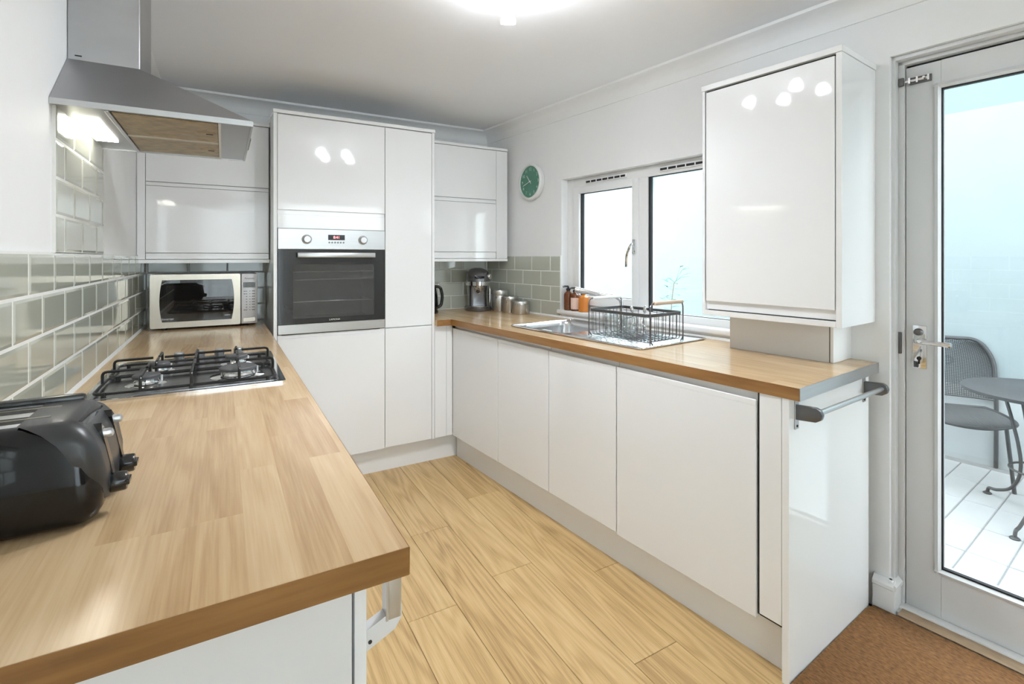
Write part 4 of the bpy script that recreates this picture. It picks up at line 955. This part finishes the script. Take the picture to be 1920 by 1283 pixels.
# ================================================================== OUTSIDE
GZ = -.10
pf = struct('floor_2', MB().box(TH, 2.46, 4.5, -7.5, GZ - .06, GZ - .004).box(.165, TH, DY0, DY1, GZ - .06, GZ - .004), 'patio_joint', 'pale stone tiled patio outside the garden door', FR)
TW, TL = .150, .34
pt = MB().box(-TL / 2 + .003, TL / 2 - .003, -TW / 2 + .003, TW / 2 - .003, -.02, 0, .003, 1).mesh('tile', 'patio_stone')
for i in range(6):
    for k in range(22):
        o = bpy.data.objects.new('tile', pt); COL.objects.link(o); o.parent = pf
        o.location = (TH + TL * (i + .5) + .02, -2.05 - TW * k + .008, GZ + random.uniform(-.0006, .0006))
pe = MB().box(-.055, .055, -TW / 2 + .003, TW / 2 - .003, -.02, 0, .003, 1).mesh('tile', 'patio_stone')
for k in range(4, 11):
    y = -2.05 - TW * k + .008
    if DY1 + .07 < y < DY0 - .05:
        o = bpy.data.objects.new('tile', pe); COL.objects.link(o); o.parent = pf; o.location = (.222, y, GZ)
gwall = struct('wall_outside', MB().box(2.42, 2.60, 4.5, -7.5, GZ - .06, 2.345), 'render_wall', 'white rendered garden wall beyond the patio, exposure cyan in its colour', FR)
child('plinth_render', MB().box(2.405, 2.42, 4.5, -7.5, GZ - .05, .42, .004, 1), 'render_base', gwall)
struct('wall_backdrop', MB().box(6.0, 6.3, 5.5, -9.5, GZ - .06, 5.2), 'backdrop_cyan', 'added backdrop coloured as the pale cyan sky above the garden wall', FR)  # added surface standing in for the sky above the garden wall
# bistro table
TC = (1.63, -2.895); TZ = .60
t = Thing('patio_table', 'round grey metal bistro table on the patio', 'table', (TC[0], TC[1], GZ), FR)
t.part('tabletop', MB().lathe([(.318, TZ - .022), (.330, TZ - .020), (.332, TZ - .003), (.326, TZ), (0, TZ)], (TC[0], TC[1], 0), 56), 'garden_metal')
for k in range(3):
    a = R_(50 + 120 * k); c_, s_ = math.cos(a), math.sin(a)
    pts = [(.25, TZ - .02), (.195, .44), (.145, .28), (.125, .17), (.135, .08), (.19, -.01), (.29, -.056), (.332, -.060), (.340, -.088)]
    pts = [(TC[0] + r * c_, TC[1] + r * s_, z) for r, z in pts]
    lg = t.part('leg', MB().tube(fillet(pts, .05, 4), .0085, 8), 'garden_metal')
    t.part('foot', MB().lathe([(.020, 0), (.022, .004), (.012, .012), (0, .013)], (TC[0] + .340 * c_, TC[1] + .340 * s_, GZ + .0005), 16), 'garden_metal', lg)
t.part('ring', MB().tube([(TC[0] + .132 * math.cos(2 * math.pi * k / 40), TC[1] + .132 * math.sin(2 * math.pi * k / 40), .17) for k in range(40)], .006, 8, closed=True), 'garden_metal')
# mesh chair: local frame, front = -Y, origin on the ground at seat centre
t = Thing('patio_chair', 'grey wire mesh metal chair against the garden wall', 'chair', (2.060, -2.455, GZ), FR, rz=-62)
def cpart(name, mb, mat, parent=None, smooth=50): return t.part(name, mb, mat, parent, smooth, local=True)
def wire_grid(fn, nu, nv, r):
    """thin square wires following a surface fn(u,v)"""
    q = MB()
    for i in range(nu + 1): q.tube([fn(i / nu, v / 8) for v in range(9)], r, 4)
    for j in range(nv + 1): q.tube([fn(u / 8, j / nv) for u in range(9)], r, 4)
    return q
SW, SH = .265, .385
def seat_fn(u, v):
    x = (u - .5) * 2; y = (v - .5) * 2
    return Vector((x * SW * math.sqrt(max(0, 1 - .42 * y * y)), y * .275 * math.sqrt(max(0, 1 - .42 * x * x)), SH + .018 * (x * x + .6 * y * y) - .012))
loopp = [seat_fn(u / 10, 0) for u in range(11)] + [seat_fn(1, v / 10) for v in range(1, 11)] + [seat_fn(1 - u / 10, 1) for u in range(1, 11)] + [seat_fn(0, 1 - v / 10) for v in range(1, 10)]
st_ = cpart('seat', MB().tube(loopp, .010, 8, closed=True), 'garden_metal')
cpart('seat_mesh', wire_grid(seat_fn, 44, 44, .0024), 'garden_metal', st_)
def back_fn(u, v):
    x = (u - .5) * 2; hw = SW * (1.0 - .26 * max(0, v - .45) ** 2 * 2.2)
    return Vector((x * hw, .225 + .045 * (1 - x * x) + .06 * v, SH + .07 + v * (.40 - .05 * x * x * v)))
bpts = fillet([(-SW, .235, .002), (-SW, .225, SH + .06), (-SW * .99, .255, SH + .34), (-SW * .74, .294, SH + .468), (SW * .74, .294, SH + .468), (SW * .99, .255, SH + .34), (SW, .225, SH + .06), (SW, .235, .002)], .12, 8)
bk = cpart('backrest', MB().tube(bpts, .0125, 10), 'garden_metal')
cpart('back_mesh', wire_grid(back_fn, 44, 36, .0022), 'garden_metal', bk)
cpart('back_rail', MB().tube([back_fn(k / 10, 0) for k in range(11)], .006, 6), 'garden_metal', bk)
for s_ in (-1, 1): cpart('leg', MB().tube([(s_ * SW * .66, -.185, SH - .004), (s_ * SW * .76, -.215, .002)], .0105, 8), 'garden_metal')
# climbing sprig outside the window
t = Thing('garden_plant', 'sparse leafy green plant outside the window', 'plant', (1.50, -.60, GZ), FR)
stem = [(1.50, -.60, GZ), (1.49, -.62, .3), (1.51, -.63, .7), (1.50, -.66, .98), (1.50, -.68, 1.10)]
t.part('stem', MB().tube(fillet(stem, .1, 4), .004, 6), 'stem')
rs = random.Random(4)
for k in range(40):
    z = .55 + .68 * (k / 40.); bx_ = Vector((1.50, -.62 - max(0, z - .6) * .12, min(z, 1.10)))
    a = rs.uniform(0, 6.28); d = Vector((math.cos(a) * .7, math.sin(a), rs.uniform(-.3, .5))).normalized(); ln = rs.uniform(.045, .075)
    q0 = bx_ + d * rs.uniform(.03, .09) + Vector((0, 0, max(0, z - 1.10))); u_ = d.cross(Vector((0, 0, 1))).normalized(); nrm = u_.cross(d).normalized()
    lf_ = MB(); pts = [q0, q0 + d * ln * .35 + u_ * ln * .24 + nrm * .003, q0 + d * ln, q0 + d * ln * .35 - u_ * ln * .24 + nrm * .003]
    lf_.add(pts + [p - nrm * .0012 for p in pts], [(0, 1, 2, 3), (7, 6, 5, 4), (0, 4, 5, 1), (1, 5, 6, 2), (2, 6, 7, 3), (3, 7, 4, 0)]); lf_.tube([bx_, q0], .0012, 4)
    t.part('leaf', lf_, 'leaf')
